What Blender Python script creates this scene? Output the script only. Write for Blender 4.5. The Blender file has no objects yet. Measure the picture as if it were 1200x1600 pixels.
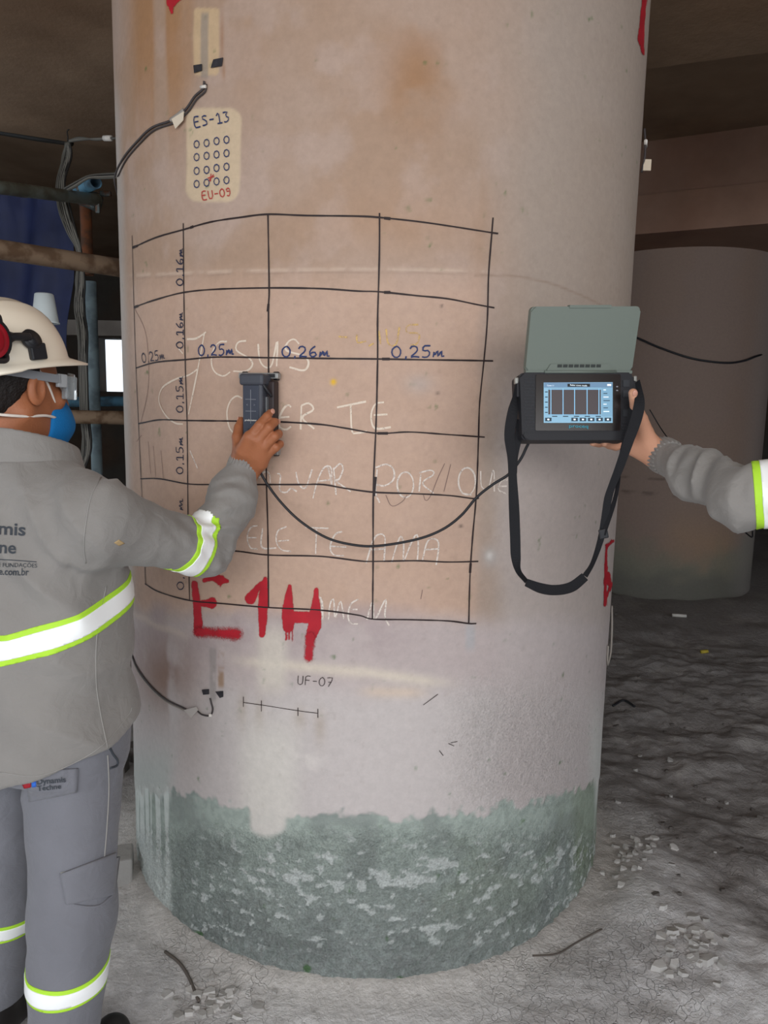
import bpy, bmesh, math, random
import numpy as np
from math import sin, cos, tan, pi, radians, atan2, sqrt
from mathutils import Vector, Matrix
from mathutils.bvhtree import BVHTree
random.seed(7)
rng = np.random.default_rng(11)
C = bpy.context.scene.collection
S = bpy.context.scene

# ------------------------------------------------------------------ camera
FPX = 1125.0
CAM = np.array([0.0, 0.0, 1.44])
PITCH, ROLL = radians(8.03), radians(1.19)
_f = np.array([0, cos(PITCH), -sin(PITCH)]); _r0 = np.array([1.0, 0, 0]); _u0 = np.cross(_r0, _f)
_R = _r0*cos(ROLL)+_u0*sin(ROLL); _U = -_r0*sin(ROLL)+_u0*cos(ROLL)
cam = bpy.data.cameras.new('camera'); camo = bpy.data.objects.new('camera', cam); C.objects.link(camo)
cam.sensor_fit = 'VERTICAL'; cam.sensor_height = 16.0; cam.lens = FPX/100.0
cam.clip_start = 0.05; cam.clip_end = 200
M = Matrix(((_R[0], _U[0], -_f[0], CAM[0]), (_R[1], _U[1], -_f[1], CAM[1]), (_R[2], _U[2], -_f[2], CAM[2]), (0, 0, 0, 1)))
camo.matrix_world = M
S.camera = camo

# ------------------------------------------------------------------ light
S.view_settings.view_transform = 'Standard'; S.view_settings.look = 'None'
S.view_settings.exposure = 0.0; S.view_settings.gamma = 1.0
S.view_settings.use_curve_mapping = False
world = bpy.data.worlds.new('overcast_sky'); S.world = world; world.use_nodes = True
wn = world.node_tree.nodes; wn['Background'].inputs[0].default_value = (0.80, 0.90, 1.0, 1); wn['Background'].inputs[1].default_value = 1.7
def area(name, loc, target, sx, sy, power, col):
    l = bpy.data.lights.new(name, 'AREA'); l.shape = 'RECTANGLE'; l.size = sx; l.size_y = sy; l.energy = power; l.color = col
    o = bpy.data.objects.new(name, l); C.objects.link(o); o.location = loc
    o.rotation_euler = (Vector(target)-Vector(loc)).to_track_quat('-Z', 'Y').to_euler(); return o
area('daylight_from_open_side', (0.2, -1.9, 2.40), (0.0, 1.0, 0.0), 5.5, 1.6, 122, (1.0, 0.975, 0.95))
area('daylight_from_left_opening', (-4.6, 3.2, 1.5), (-0.6, 2.2, 1.2), 1.6, 2.2, 26, (0.86, 0.94, 1.0))

# ------------------------------------------------------------------ helpers
def srgb(r, g, b):
    f = lambda c: (c/255.0/12.92) if c/255.0 <= 0.04045 else ((c/255.0+0.055)/1.055)**2.4
    return (f(r), f(g), f(b), 1.0)
def ray(x, y):
    return _f+_R*((x-600)/FPX)-_U*((y-800)/FPX)
def W(x, y, Y):
    d = ray(x, y); return CAM+d*(Y/d[1])
def WZ(x, y, z):
    d = ray(x, y); return CAM+d*((z-CAM[2])/d[2])
def project(P):
    d = np.asarray(P, float)-CAM; z = d@_f
    z = np.where(np.abs(z) < 1e-4, 1e-4, z)
    return 600+FPX*(d@_R)/z, 800-FPX*(d@_U)/z
PX, PY, PR = -0.038, 2.437, 0.792
def CYp(x, y, R=PR):
    """theta (0 = facing the camera side), height of the point of the pillar under an image point"""
    d = ray(x, y); a = d[0]**2+d[1]**2; b = 2*(d[0]*-PX+d[1]*-PY); c = PX**2+PY**2-R*R
    D = max(b*b-4*a*c, 0.0); t = (-b-sqrt(D))/(2*a); p = CAM+d*t
    return atan2(p[0]-PX, -(p[1]-PY)), p[2]
def CY(th, z, off=0.0):
    return (PX+(PR+off)*sin(th), PY-(PR+off)*cos(th), z)

def new_mat(name, col, rough=0.7, spec=0.3, noise=0.0, nscale=30.0, bump=0.0, bscale=60.0, metal=0.0, trans=0.0, coat=0.0, emit=None, estr=0.0):
    m = bpy.data.materials.new(name); m.use_nodes = True; nt = m.node_tree; N = nt.nodes; L = nt.links
    b = N['Principled BSDF']; b.inputs['Base Color'].default_value = col; b.inputs['Roughness'].default_value = rough
    b.inputs['Specular IOR Level'].default_value = spec; b.inputs['Metallic'].default_value = metal
    b.inputs['Transmission Weight'].default_value = trans; b.inputs['Coat Weight'].default_value = coat
    if emit: b.inputs['Emission Color'].default_value = emit; b.inputs['Emission Strength'].default_value = estr
    tc = N.new('ShaderNodeTexCoord')
    if noise > 0:
        n = N.new('ShaderNodeTexNoise'); n.inputs['Scale'].default_value = nscale; n.inputs['Detail'].default_value = 6
        L.new(tc.outputs['Object'], n.inputs['Vector'])
        mr = N.new('ShaderNodeMapRange'); mr.inputs['From Min'].default_value = 0.3; mr.inputs['From Max'].default_value = 0.7
        mr.inputs['To Min'].default_value = 1-noise; mr.inputs['To Max'].default_value = 1+noise
        L.new(n.outputs['Fac'], mr.inputs['Value'])
        mx = N.new('ShaderNodeVectorMath'); mx.operation = 'SCALE'; mx.inputs[0].default_value = col[:3]
        L.new(mr.outputs['Result'], mx.inputs['Scale']); L.new(mx.outputs['Vector'], b.inputs['Base Color'])
    if bump > 0:
        n = N.new('ShaderNodeTexNoise'); n.inputs['Scale'].default_value = bscale; n.inputs['Detail'].default_value = 5
        L.new(tc.outputs['Object'], n.inputs['Vector'])
        bp = N.new('ShaderNodeBump'); bp.inputs['Strength'].default_value = 1.0; bp.inputs['Distance'].default_value = bump
        L.new(n.outputs['Fac'], bp.inputs['Height']); L.new(bp.outputs['Normal'], b.inputs['Normal'])
    return m

def put(name, me, m=None, parent=None, smooth=True):
    if m is not None: me.materials.append(m)
    if smooth:
        me.polygons.foreach_set('use_smooth', [True]*len(me.polygons))
    o = bpy.data.objects.new(name, me); C.objects.link(o)
    if parent is not None: o.parent = parent; o.matrix_parent_inverse = parent.matrix_world.inverted()
    return o
def mesh_np(name, V, Fq, m=None, parent=None, smooth=True):
    me = bpy.data.meshes.new(name); V = np.asarray(V, np.float32)
    Fq = np.asarray(Fq, np.int32); k = Fq.shape[1]
    me.vertices.add(len(V)); me.vertices.foreach_set('co', V.ravel())
    me.loops.add(Fq.size); me.loops.foreach_set('vertex_index', Fq.ravel())
    me.polygons.add(len(Fq)); me.polygons.foreach_set('loop_start', np.arange(0, Fq.size, k, dtype=np.int32))
    me.update(calc_edges=True); me.validate()
    return put(name, me, m, parent, smooth)
def obj(name, bm, m, parent=None, smooth=False):
    me = bpy.data.meshes.new(name); bmesh.ops.recalc_face_normals(bm, faces=bm.faces); bm.to_mesh(me); bm.free()
    return put(name, me, m, parent, smooth)
def tag(o, label, cat, group=None):
    o['label'] = label; o['category'] = cat
    if group: o['group'] = group
    return o
def struct(o): o['kind'] = 'structure'; return o
def empty(name, loc, label, cat, group=None):
    o = bpy.data.objects.new(name, None); C.objects.link(o); o.location = tuple(loc); o.empty_display_size = 0.05
    bpy.context.view_layer.update()
    return tag(o, label, cat, group)
def add_box(bm, c, s, rot=None, bev=0.0, seg=2):
    r = bmesh.ops.create_cube(bm, size=1.0); vs = r['verts']
    for v in vs: v.co = Vector((v.co.x*s[0], v.co.y*s[1], v.co.z*s[2]))
    if bev > 0:
        es = list({e for v in vs for e in v.link_edges})
        rr = bmesh.ops.bevel(bm, geom=es, offset=bev, segments=seg, affect='EDGES', profile=0.5)
        vs = list({v for f in rr['faces'] for v in f.verts} | {v for v in vs if v.is_valid})
        vs = [v for v in vs if v.is_valid]
    for v in vs:
        if rot is not None: v.co = rot @ v.co
        v.co += Vector(c)
    return vs
def box(name, c, s, m, parent=None, rot=None, bev=0.0, seg=2, smooth=False):
    bm = bmesh.new(); add_box(bm, c, s, rot, bev, seg); return obj(name, bm, m, parent, smooth)
def catmull(P, n=8):
    P = [np.asarray(p, float) for p in P]
    if len(P) < 3: return P
    Q = [2*P[0]-P[1]]+P+[2*P[-1]-P[-2]]; out = []
    for i in range(1, len(Q)-2):
        for k in range(n):
            t = k/n; a, b, c, d = Q[i-1], Q[i], Q[i+1], Q[i+2]
            out.append(0.5*((2*b)+(-a+c)*t+(2*a-5*b+4*c-d)*t*t+(-a+3*b-3*c+d)*t**3))
    out.append(P[-1]); return out
def tube_geo(P, R, n=10):
    P = [np.asarray(p, float) for p in P]; m = len(P)
    if not hasattr(R, '__len__'): R = [R]*m
    V = []; F = []; up = np.array([0.13, 0.21, 0.97]); pu = None
    for i in range(m):
        t = P[min(i+1, m-1)]-P[max(i-1, 0)]; t = t/(np.linalg.norm(t)+1e-9)
        if pu is None:
            a = np.cross(t, up)
            if np.linalg.norm(a) < 0.1: a = np.cross(t, [1, 0, 0])
        else: a = pu-t*np.dot(pu, t)
        a /= np.linalg.norm(a); pu = a; b = np.cross(t, a)
        for k in range(n):
            g = 2*pi*k/n; V.append(P[i]+R[i]*(a*cos(g)+b*sin(g)))
    for i in range(m-1):
        for k in range(n):
            F.append((i*n+k, i*n+(k+1) % n, (i+1)*n+(k+1) % n, (i+1)*n+k))
    return V, F
def tube(name, P, R, m, parent=None, n=10, caps=True):
    V, F = tube_geo(P, R, n); F = [tuple(f) for f in F]
    if caps: F.append(tuple(range(n-1, -1, -1))); F.append(tuple(range(len(V)-n, len(V))))
    me = bpy.data.meshes.new(name); me.from_pydata([tuple(v) for v in V], [], F); me.update()
    return put(name, me, m, parent)
def frame(n, up=(0, 0, 1)):
    """rotation whose local +Z is n and local +Y close to up"""
    z = Vector(n).normalized(); x = Vector(up).cross(z).normalized(); y = z.cross(x)
    return Matrix((x, y, z)).transposed()

# --- numpy noise
_T = rng.random((64, 64, 64), dtype=np.float32)
def noise3(x, y, z):
    xi = np.floor(x).astype(np.int64); yi = np.floor(y).astype(np.int64); zi = np.floor(z).astype(np.int64)
    fx = x-xi; fy = y-yi; fz = z-zi
    fx = fx*fx*(3-2*fx); fy = fy*fy*(3-2*fy); fz = fz*fz*(3-2*fz)
    x0 = xi & 63; x1 = (xi+1) & 63; y0 = yi & 63; y1 = (yi+1) & 63; z0 = zi & 63; z1 = (zi+1) & 63
    g = lambda a, b, c: _T[a, b, c]
    c00 = g(x0, y0, z0)*(1-fx)+g(x1, y0, z0)*fx; c10 = g(x0, y1, z0)*(1-fx)+g(x1, y1, z0)*fx
    c01 = g(x0, y0, z1)*(1-fx)+g(x1, y0, z1)*fx; c11 = g(x0, y1, z1)*(1-fx)+g(x1, y1, z1)*fx
    return (c00*(1-fy)+c10*fy)*(1-fz)+(c01*(1-fy)+c11*fy)*fz
def fbm(x, y, z=None, o=4):
    x = np.asarray(x, float); y = np.asarray(y, float); z = np.zeros_like(x) if z is None else z
    s = 0; a = 1.0; t = 0
    for i in range(o):
        s = s+a*noise3(x+17.3*i, y+5.1*i, z+9.7*i); t += a; a *= 0.5; x = x*2.03; y = y*2.03; z = z*2.03
    return s/t
def ss(a, b, x):
    t = np.clip((x-a)/(b-a), 0, 1); return t*t*(3-2*t)

# --- signed distance shapes meshed with surface nets
def cap(P, a, b, ra, rb=None):
    rb = ra if rb is None else rb; a = np.asarray(a, np.float32); b = np.asarray(b, np.float32); ab = b-a
    t = np.clip(((P-a)@ab)/(ab@ab+1e-12), 0, 1)
    return np.linalg.norm(P-a-t[..., None]*ab, axis=-1)-(ra+(rb-ra)*t)
def ell(P, c, r, B=None):
    q = P-np.asarray(c, np.float32)
    if B is not None: q = q@np.asarray(B, np.float32).T        # rows of B are local axes
    k = np.linalg.norm(q/np.asarray(r, np.float32), axis=-1); return (k-1)*min(r)
def smin(a, b, k):
    h = np.clip(0.5+0.5*(b-a)/k, 0, 1); return b*(1-h)+a*h-k*h*(1-h)
def smax(a, b, k): return -smin(-a, -b, k)
def surfnet(fn, lo, hi, h):
    lo = np.array(lo, float); hi = np.array(hi, float); n = np.ceil((hi-lo)/h).astype(int)+1
    ax = [(lo[i]+h*np.arange(n[i])).astype(np.float32) for i in range(3)]
    Vv = np.empty(n, np.float32)
    step = max(1, int(400000/(n[1]*n[2])))
    for i in range(0, n[0], step):
        g = np.stack(np.meshgrid(ax[0][i:i+step], ax[1], ax[2], indexing='ij'), -1); Vv[i:i+step] = fn(g)
    ins = Vv < 0
    c = [ins[a:n[0]-1+a, b:n[1]-1+b, d:n[2]-1+d] for a in (0, 1) for b in (0, 1) for d in (0, 1)]
    su = sum(x.astype(np.int8) for x in c); act = (su > 0) & (su < 8); I = np.argwhere(act)
    idx = -np.ones(act.shape, np.int64); idx[act] = np.arange(len(I))
    acc = np.zeros((len(I), 3)); cnt = np.zeros(len(I))
    for axis in range(3):
        o1, o2 = [k for k in range(3) if k != axis]
        for u in (0, 1):
            for v in (0, 1):
                A = I.copy(); A[:, o1] += u; A[:, o2] += v; Bq = A.copy(); Bq[:, axis] += 1
                va = Vv[A[:, 0], A[:, 1], A[:, 2]]; vb = Vv[Bq[:, 0], Bq[:, 1], Bq[:, 2]]
                cr = (va < 0) != (vb < 0); t = np.where(cr, va/np.where(cr, va-vb, 1), 0)
                p = A.astype(float); p[:, axis] += t; acc += np.where(cr[:, None], p, 0); cnt += cr
    V = lo+h*acc/cnt[:, None]; F = []
    for axis in range(3):
        o1, o2 = (axis+1) % 3, (axis+2) % 3
        s0 = [slice(None)]*3; s1 = [slice(None)]*3; s0[axis] = slice(0, -1); s1[axis] = slice(1, None)
        a = ins[tuple(s0)]; b = ins[tuple(s1)]; E = np.argwhere(a != b)
        E = E[(E[:, o1] > 0) & (E[:, o2] > 0) & (E[:, o1] < n[o1]-1) & (E[:, o2] < n[o2]-1)]
        if len(E) == 0: continue
        fl = a[E[:, 0], E[:, 1], E[:, 2]]
        def ci(d1, d2):
            q = E.copy(); q[:, o1] += d1; q[:, o2] += d2; return idx[q[:, 0], q[:, 1], q[:, 2]]
        q = np.stack([ci(-1, -1), ci(0, -1), ci(0, 0), ci(-1, 0)], 1); q[~fl] = q[~fl][:, ::-1]; F.append(q)
    F = np.concatenate(F); F = F[(F >= 0).all(1)]
    return V, F
def relax(V, F, it=1, k=0.5):
    for _ in range(it):
        s = np.zeros_like(V); c = np.zeros(len(V))
        for j in range(4):
            np.add.at(s, F[:, j], V[F[:, (j+1) % 4]]); np.add.at(c, F[:, j], 1)
            np.add.at(s, F[:, j], V[F[:, (j-1) % 4]]); np.add.at(c, F[:, j], 1)
        V = V*(1-k)+k*s/np.maximum(c, 1)[:, None]
    return V
def bvh_of(o):
    me = o.data; mw = o.matrix_world
    return BVHTree.FromPolygons([mw @ v.co for v in me.vertices], [tuple(p.vertices) for p in me.polygons])
def hit(bvh, x, y, off=0.001):
    d = Vector(ray(x, y)).normalized(); p, n, i, dist = bvh.ray_cast(Vector(CAM), d, 6.0)
    if p is None: return None
    if n.dot(d) > 0: n = -n
    return np.array(p+n*off), np.array(n)

# ------------------------------------------------------------------ pen strokes
def ribbon_on_pillar(strokes, width, off=0.0005, jitter=0.15, n=6):
    """strokes: image-space polylines laid on the pillar's round face -> V, F of thin raised ribbons"""
    V = []; F = []
    for st in strokes:
        P = catmull([np.array(p[:2], float) for p in st], n)
        Q = []
        for p in P:
            th, z = CYp(p[0], p[1]); Q.append((th*PR, z))
        # resample evenly
        Q = np.array(Q); seg = np.linalg.norm(np.diff(Q, axis=0), axis=1); L = np.concatenate([[0], np.cumsum(seg)])
        if L[-1] < 1e-5: continue
        m = max(2, int(L[-1]/0.006)+1); s = np.linspace(0, L[-1], m); Q = np.stack([np.interp(s, L, Q[:, 0]), np.interp(s, L, Q[:, 1])], 1)
        T = np.gradient(Q, axis=0); T /= (np.linalg.norm(T, axis=1)[:, None]+1e-9); Nn = np.stack([-T[:, 1], T[:, 0]], 1)
        ph = random.random()*50
        w = width/2*(1+jitter*2*(noise3(s*40+ph, s*0+ph, s*0)-0.5)); b = len(V)
        for i in range(m):
            for sg in (-1, 1):
                q = Q[i]+sg*w[i]*Nn[i]; V.append(CY(q[0]/PR, q[1], off))
        for i in range(m-1): F.append((b+2*i, b+2*i+1, b+2*i+3, b+2*i+2))
    return V, F
def marks(name, strokes, width, m, parent, off=0.0005, jitter=0.15, n=6):
    V, F = ribbon_on_pillar(strokes, width, off, jitter, n); o = mesh_np(name, V, F, m, parent, False); return o
def Z(ox, oy, s, *sts): return [[(ox+x/s, oy+y/s) for x, y in st] for st in sts]
GL = {  # hand-drawn figures in a unit box, y up
 '0': [[(.45, 1), (.12, .75), (.08, .3), (.35, 0), (.68, .2), (.72, .7), (.45, 1)]],
 '1': [[(.15, .75), (.45, 1), (.45, 0)], [(.15, 0), (.75, 0)]],
 '2': [[(.1, .75), (.3, 1), (.65, .85), (.6, .5), (.1, .02), (.4, .08), (.8, .02)]],
 '3': [[(.12, .95), (.65, .95), (.35, .6), (.7, .4), (.5, .02), (.1, .05)]],
 '5': [[(.75, 1), (.25, .97), (.2, .55), (.55, .6), (.7, .3), (.45, 0), (.1, .05)]],
 '6': [[(.6, 1), (.25, .7), (.12, .3), (.35, 0), (.68, .2), (.5, .48), (.18, .3)]],
 '7': [[(.1, .97), (.75, .97), (.3, 0)], [(.25, .5), (.65, .52)]],
 '9': [[(.65, .75), (.4, 1), (.12, .75), (.4, .5), (.65, .75), (.6, .2), (.4, 0), (.15, .1)]],
 'm': [[(.05, 0), (.15, .55), (.14, .1), (.4, .6), (.42, .05), (.7, .58), (.7, .08), (.9, .1)]],
 ',': [[(.25, .12), (.2, -.15)]], '-': [[(.1, .5), (.6, .5)]],
 'E': [[(.7, 1), (.15, .97), (.12, .02), (.72, 0)], [(.14, .52), (.6, .54)]],
 'S': [[(.7, .9), (.35, 1), (.15, .75), (.6, .45), (.6, .1), (.1, .05)]],
 'U': [[(.12, 1), (.14, .15), (.45, 0), (.68, .2), (.7, 1)]],
 'F': [[(.7, 1), (.15, .98), (.12, 0)], [(.14, .55), (.6, .55)]],
}
ADV = {',': .45, '-': .8, 'm': 1.05, '1': .85}
def write(txt, x0, y0, x1, y1, h):
    tot = sum(ADV.get(c, .9) for c in txt); L = sqrt((x1-x0)**2+(y1-y0)**2); ux, uy = (x1-x0)/L, (y1-y0)/L; vx, vy = uy, -ux
    w = L/tot; out = []; a = 0
    for c in txt:
        for st in GL[c]:
            out.append([(x0+ux*(a+p[0])*w+vx*p[1]*h, y0+uy*(a+p[0])*w+vy*p[1]*h) for p in st])
        a += ADV.get(c, .9)
    return out

# ------------------------------------------------------------------ ground
def nonuni(a, b, lo, hi, fine, coarse):
    x = [lo]; 
    while x[-1] < hi:
        p = x[-1]; d = max(a-p, p-b, 0); x.append(p+min(coarse, fine*(1+d*9)))
    return np.array(x)
gx = nonuni(-1.1, 1.9, -9, 9, 0.011, 0.25); gy = nonuni(1.0, 4.2, -4.5, 15, 0.011, 0.25)
GX, GY = np.meshgrid(gx, gy, indexing='ij')
def ground_z(x, y):
    x = np.asarray(x, float); y = np.asarray(y, float)
    r = np.sqrt((x-PX)**2+(y-PY)**2)-PR
    near = 1-ss(3.5, 8, np.sqrt(x*x+y*y))
    z = 0.045*(fbm(x*1.3+3, y*1.3)-0.5)+0.03*(fbm(x*4+9, y*4+2)-0.5)+0.020*(fbm(x*13, y*13, o=3)-0.5)
    z = z*ss(-0.05, 0.5, r)*1.5+0.007*(fbm(x*26, y*26, o=3)-0.5)
    rough = ss(0.15, 0.9, x-0.25*(y-2.2))                                # mud to the right is churned up
    z = z+rough*(0.022*(np.abs(fbm(x*3.1+20, y*4.1+4)-0.5)*2)-0.006)
    heap = np.exp(-((x-0.86)**2/0.05+(y-1.95)**2/0.10)); z = z+0.045*heap*ss(0, 0.15, r)
    z = z+0.02*np.exp(-(r/0.05)**2)
    z = z-0.10*ss(0.35, 0.75, x-0.9+0.5*(y-2.0))*ss(4.5, 2.5, y)*0.5
    return z
def gz(x, y): return float(ground_z(np.array([x]), np.array([y]))[0])
GZ = ground_z(GX, GY)
nx_, ny_ = GX.shape
ii = (np.arange(nx_-1)[:, None]*ny_+np.arange(ny_-1)[None]).ravel()
FQ = np.stack([ii, ii+ny_, ii+ny_+1, ii+1], 1)
mg = bpy.data.materials.new('dried_mud'); mg.use_nodes = True; nt = mg.node_tree; N = nt.nodes; L = nt.links; b = N['Principled BSDF']
b.inputs['Roughness'].default_value = 0.85; b.inputs['Specular IOR Level'].default_value = 0.25
tc = N.new('ShaderNodeTexCoord'); at = N.new('ShaderNodeAttribute'); at.attribute_name = 'Col'
n1 = N.new('ShaderNodeTexNoise'); n1.inputs['Scale'].default_value = 26; n1.inputs['Detail'].default_value = 9; n1.inputs['Roughness'].default_value = 0.7
L.new(tc.outputs['Object'], n1.inputs['Vector'])
r1 = N.new('ShaderNodeMapRange'); r1.inputs['From Min'].default_value = 0.3; r1.inputs['From Max'].default_value = 0.72; r1.inputs['To Min'].default_value = 0.78; r1.inputs['To Max'].default_value = 1.16
L.new(n1.outputs['Fac'], r1.inputs['Value'])
sc = N.new('ShaderNodeVectorMath'); sc.operation = 'SCALE'; L.new(at.outputs['Color'], sc.inputs[0]); L.new(r1.outputs['Result'], sc.inputs['Scale'])
L.new(sc.outputs['Vector'], b.inputs['Base Color'])
vo = N.new('ShaderNodeTexVoronoi'); vo.feature = 'DISTANCE_TO_EDGE'; vo.inputs['Scale'].default_value = 30
dn = N.new('ShaderNodeTexNoise'); dn.inputs['Scale'].default_value = 14; dn.inputs['Detail'].default_value = 3; L.new(tc.outputs['Object'], dn.inputs['Vector'])
ad = N.new('ShaderNodeVectorMath'); ad.operation = 'MULTIPLY_ADD'; ad.inputs[1].default_value = (0.12, 0.12, 0.12); L.new(dn.outputs['Color'], ad.inputs[0]); L.new(tc.outputs['Object'], ad.inputs[2])
L.new(ad.outputs['Vector'], vo.inputs['Vector'])
cr = N.new('ShaderNodeMapRange'); cr.inputs['From Min'].default_value = 0.0; cr.inputs['From Max'].default_value = 0.035; L.new(vo.outputs['Distance'], cr.inputs['Value'])
ca = N.new('ShaderNodeAttribute'); ca.attribute_name = 'crack'
mm = N.new('ShaderNodeMath'); mm.operation = 'SUBTRACT'; mm.inputs[0].default_value = 1.0; L.new(cr.outputs['Result'], mm.inputs[1])
m2 = N.new('ShaderNodeMath'); m2.operation = 'MULTIPLY'; L.new(mm.outputs[0], m2.inputs[0]); L.new(ca.outputs['Fac'], m2.inputs[1])
m3 = N.new('ShaderNodeMath'); m3.operation = 'MULTIPLY_ADD'; m3.inputs[1].default_value = -0.35; L.new(m2.outputs[0], m3.inputs[0]); L.new(n1.outputs['Fac'], m3.inputs[2])
n3 = N.new('ShaderNodeTexNoise'); n3.inputs['Scale'].default_value = 90; n3.inputs['Detail'].default_value = 5; L.new(tc.outputs['Object'], n3.inputs['Vector'])
m4 = N.new('ShaderNodeMath'); m4.operation = 'MULTIPLY_ADD'; m4.inputs[1].default_value = 0.35; L.new(n3.outputs['Fac'], m4.inputs[0]); L.new(m3.outputs[0], m4.inputs[2])
bp = N.new('ShaderNodeBump'); bp.inputs['Distance'].default_value = 0.012; bp.inputs['Strength'].default_value = 0.9; L.new(m4.outputs[0], bp.inputs['Height']); L.new(bp.outputs['Normal'], b.inputs['Normal'])
gV = np.stack([GX, GY, GZ], -1).reshape(-1, 3)
floor = mesh_np('floor', gV, FQ, mg); struct(floor)
def lin(c): return np.array(srgb(*c)[:3])
def mixc(a, b, t): return a*(1-t[..., None])+np.asarray(b)*t[..., None]
px_, py_ = GX, GY
gr = np.sqrt((GX-PX)**2+(GY-PY)**2)-PR
col = np.ones(GX.shape+(3,))*lin((222, 219, 218))
nz = fbm(GX*2.2+40, GY*2.2+7); nz2 = fbm(GX*7+4, GY*7+70)
col = mixc(col, lin((200, 196, 195)), ss(0.42, 0.62, nz))
# darker damp mud to the right and behind, weaker light there painted in too
dk = ss(0.0, 0.16, GX-1.06+0.22*(GY-1.7)+0.25*(nz-0.5)+0.5*(1-ss(1.2, 1.6, GY))*0)*1.0
dk = np.maximum(dk, ss(2.25, 2.7, GY+0.3*(nz-0.5)))
col = mixc(col, lin((146, 140, 137)), dk*0.95)
col = mixc(col, lin((172, 166, 162)), dk*ss(0.6, 0.72, nz2)*0.7)
col = mixc(col, lin((120, 92, 72)), np.exp(-(((GX+0.43)**2)/0.006+((GY-1.20)**2)/0.008))*0.8)   # brown damp patch
col = mixc(col, lin((140, 112, 96)), np.exp(-(((GX-0.72)**2)/0.01+((GY-1.25)**2)/0.03))*0.7)
col = mixc(col, lin((190, 180, 168)), np.exp(-(gr/0.10)**2)*0.5*(GY < 2.6))
ca_ = np.clip(0.6*ss(0.56, 0.62, fbm(GX*2.4+11, GY*2.4+31))+np.exp(-(((GX+0.3)**2)/0.03+((GY-1.42)**2)/0.02))+np.exp(-(((GX-0.7)**2)/0.04+((GY-1.7)**2)/0.05)), 0, 1)
A = floor.data.attributes.new('Col', 'FLOAT_COLOR', 'POINT'); A.data.foreach_set('color', np.concatenate([col.reshape(-1, 3), np.ones((col.size//3, 1))], 1).astype(np.float32).ravel())
A = floor.data.attributes.new('crack', 'FLOAT', 'POINT'); A.data.foreach_set('value', ca_.astype(np.float32).ravel())

# ------------------------------------------------------------------ concrete structure around
def concrete(name, c, noise=0.25, sc1=2.2, board=0.0, stain=(90, 60, 35)):
    m = bpy.data.materials.new(name); m.use_nodes = True; nt = m.node_tree; N = nt.nodes; L = nt.links; b = N['Principled BSDF']
    b.inputs['Roughness'].default_value = 0.85; b.inputs['Specular IOR Level'].default_value = 0.2
    tc = N.new('ShaderNodeTexCoord'); mp = N.new('ShaderNodeMapping'); mp.inputs['Scale'].default_value = (1, 1, 1); L.new(tc.outputs['Object'], mp.inputs['Vector'])
    n = N.new('ShaderNodeTexNoise'); n.inputs['Scale'].default_value = sc1; n.inputs['Detail'].default_value = 9; n.inputs['Roughness'].default_value = 0.65; L.new(mp.outputs[0], n.inputs['Vector'])
    n2 = N.new('ShaderNodeTexNoise'); n2.inputs['Scale'].default_value = 0.9; n2.inputs['Detail'].default_value = 4; L.new(mp.outputs[0], n2.inputs['Vector'])
    rr = N.new('ShaderNodeMapRange'); rr.inputs['From Min'].default_value = .3; rr.inputs['From Max'].default_value = .7; rr.inputs['To Min'].default_value = 1-noise; rr.inputs['To Max'].default_value = 1+noise; L.new(n.outputs['Fac'], rr.inputs['Value'])
    r2 = N.new('ShaderNodeMapRange'); r2.inputs['From Min'].default_value = .45; r2.inputs['From Max'].default_value = .7; r2.inputs['To Max'].default_value = 0.6; L.new(n2.outputs['Fac'], r2.inputs['Value'])
    mx = N.new('ShaderNodeMix'); mx.data_type = 'RGBA'; mx.inputs[6].default_value = srgb(*c); mx.inputs[7].default_value = srgb(*stain); L.new(r2.outputs[0], mx.inputs[0])
    s_ = N.new('ShaderNodeVectorMath'); s_.operation = 'SCALE'; L.new(mx.outputs[2], s_.inputs[0]); L.new(rr.outputs[0], s_.inputs['Scale']); L.new(s_.outputs[0], b.inputs['Base Color'])
    bp = N.new('ShaderNodeBump'); bp.inputs['Distance'].default_value = 0.01; L.new(n.outputs['Fac'], bp.inputs['Height']); L.new(bp.outputs[0], b.inputs['Normal'])
    return m
m_ceil = concrete('board_marked_concrete', (150, 126, 104), 0.18)
m_beam = concrete('beam_concrete', (140, 112, 96), 0.15, 1.6, stain=(120, 78, 58))
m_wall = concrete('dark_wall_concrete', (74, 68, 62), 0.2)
bm = bmesh.new(); ca = [(-9, -1.9), (9, -1.9), (9, -.19), (1.302, 2.707), (.929, 2.847), (-.3, 3.3), (-1.0, 3.95), (-1.56, 3.713), (-1.84, 3.59), (-9, .6)]
lo_ = [bm.verts.new((x, y, 2.7)) for x, y in ca]; hi_ = [bm.verts.new((x, y, 3.15)) for x, y in ca]; bm.faces.new(lo_); bm.faces.new(hi_)
for k in range(len(ca)): bm.faces.new((lo_[k], lo_[(k+1) % len(ca)], hi_[(k+1) % len(ca)], hi_[k]))
ceil_o = struct(obj('ceiling', bm, m_ceil))
ZB = float(W(1010, 218, 5.256)[2]); ZC = float(W(1010, 302, 5.256)[2]); print('ZB', ZB, ZC)
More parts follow.
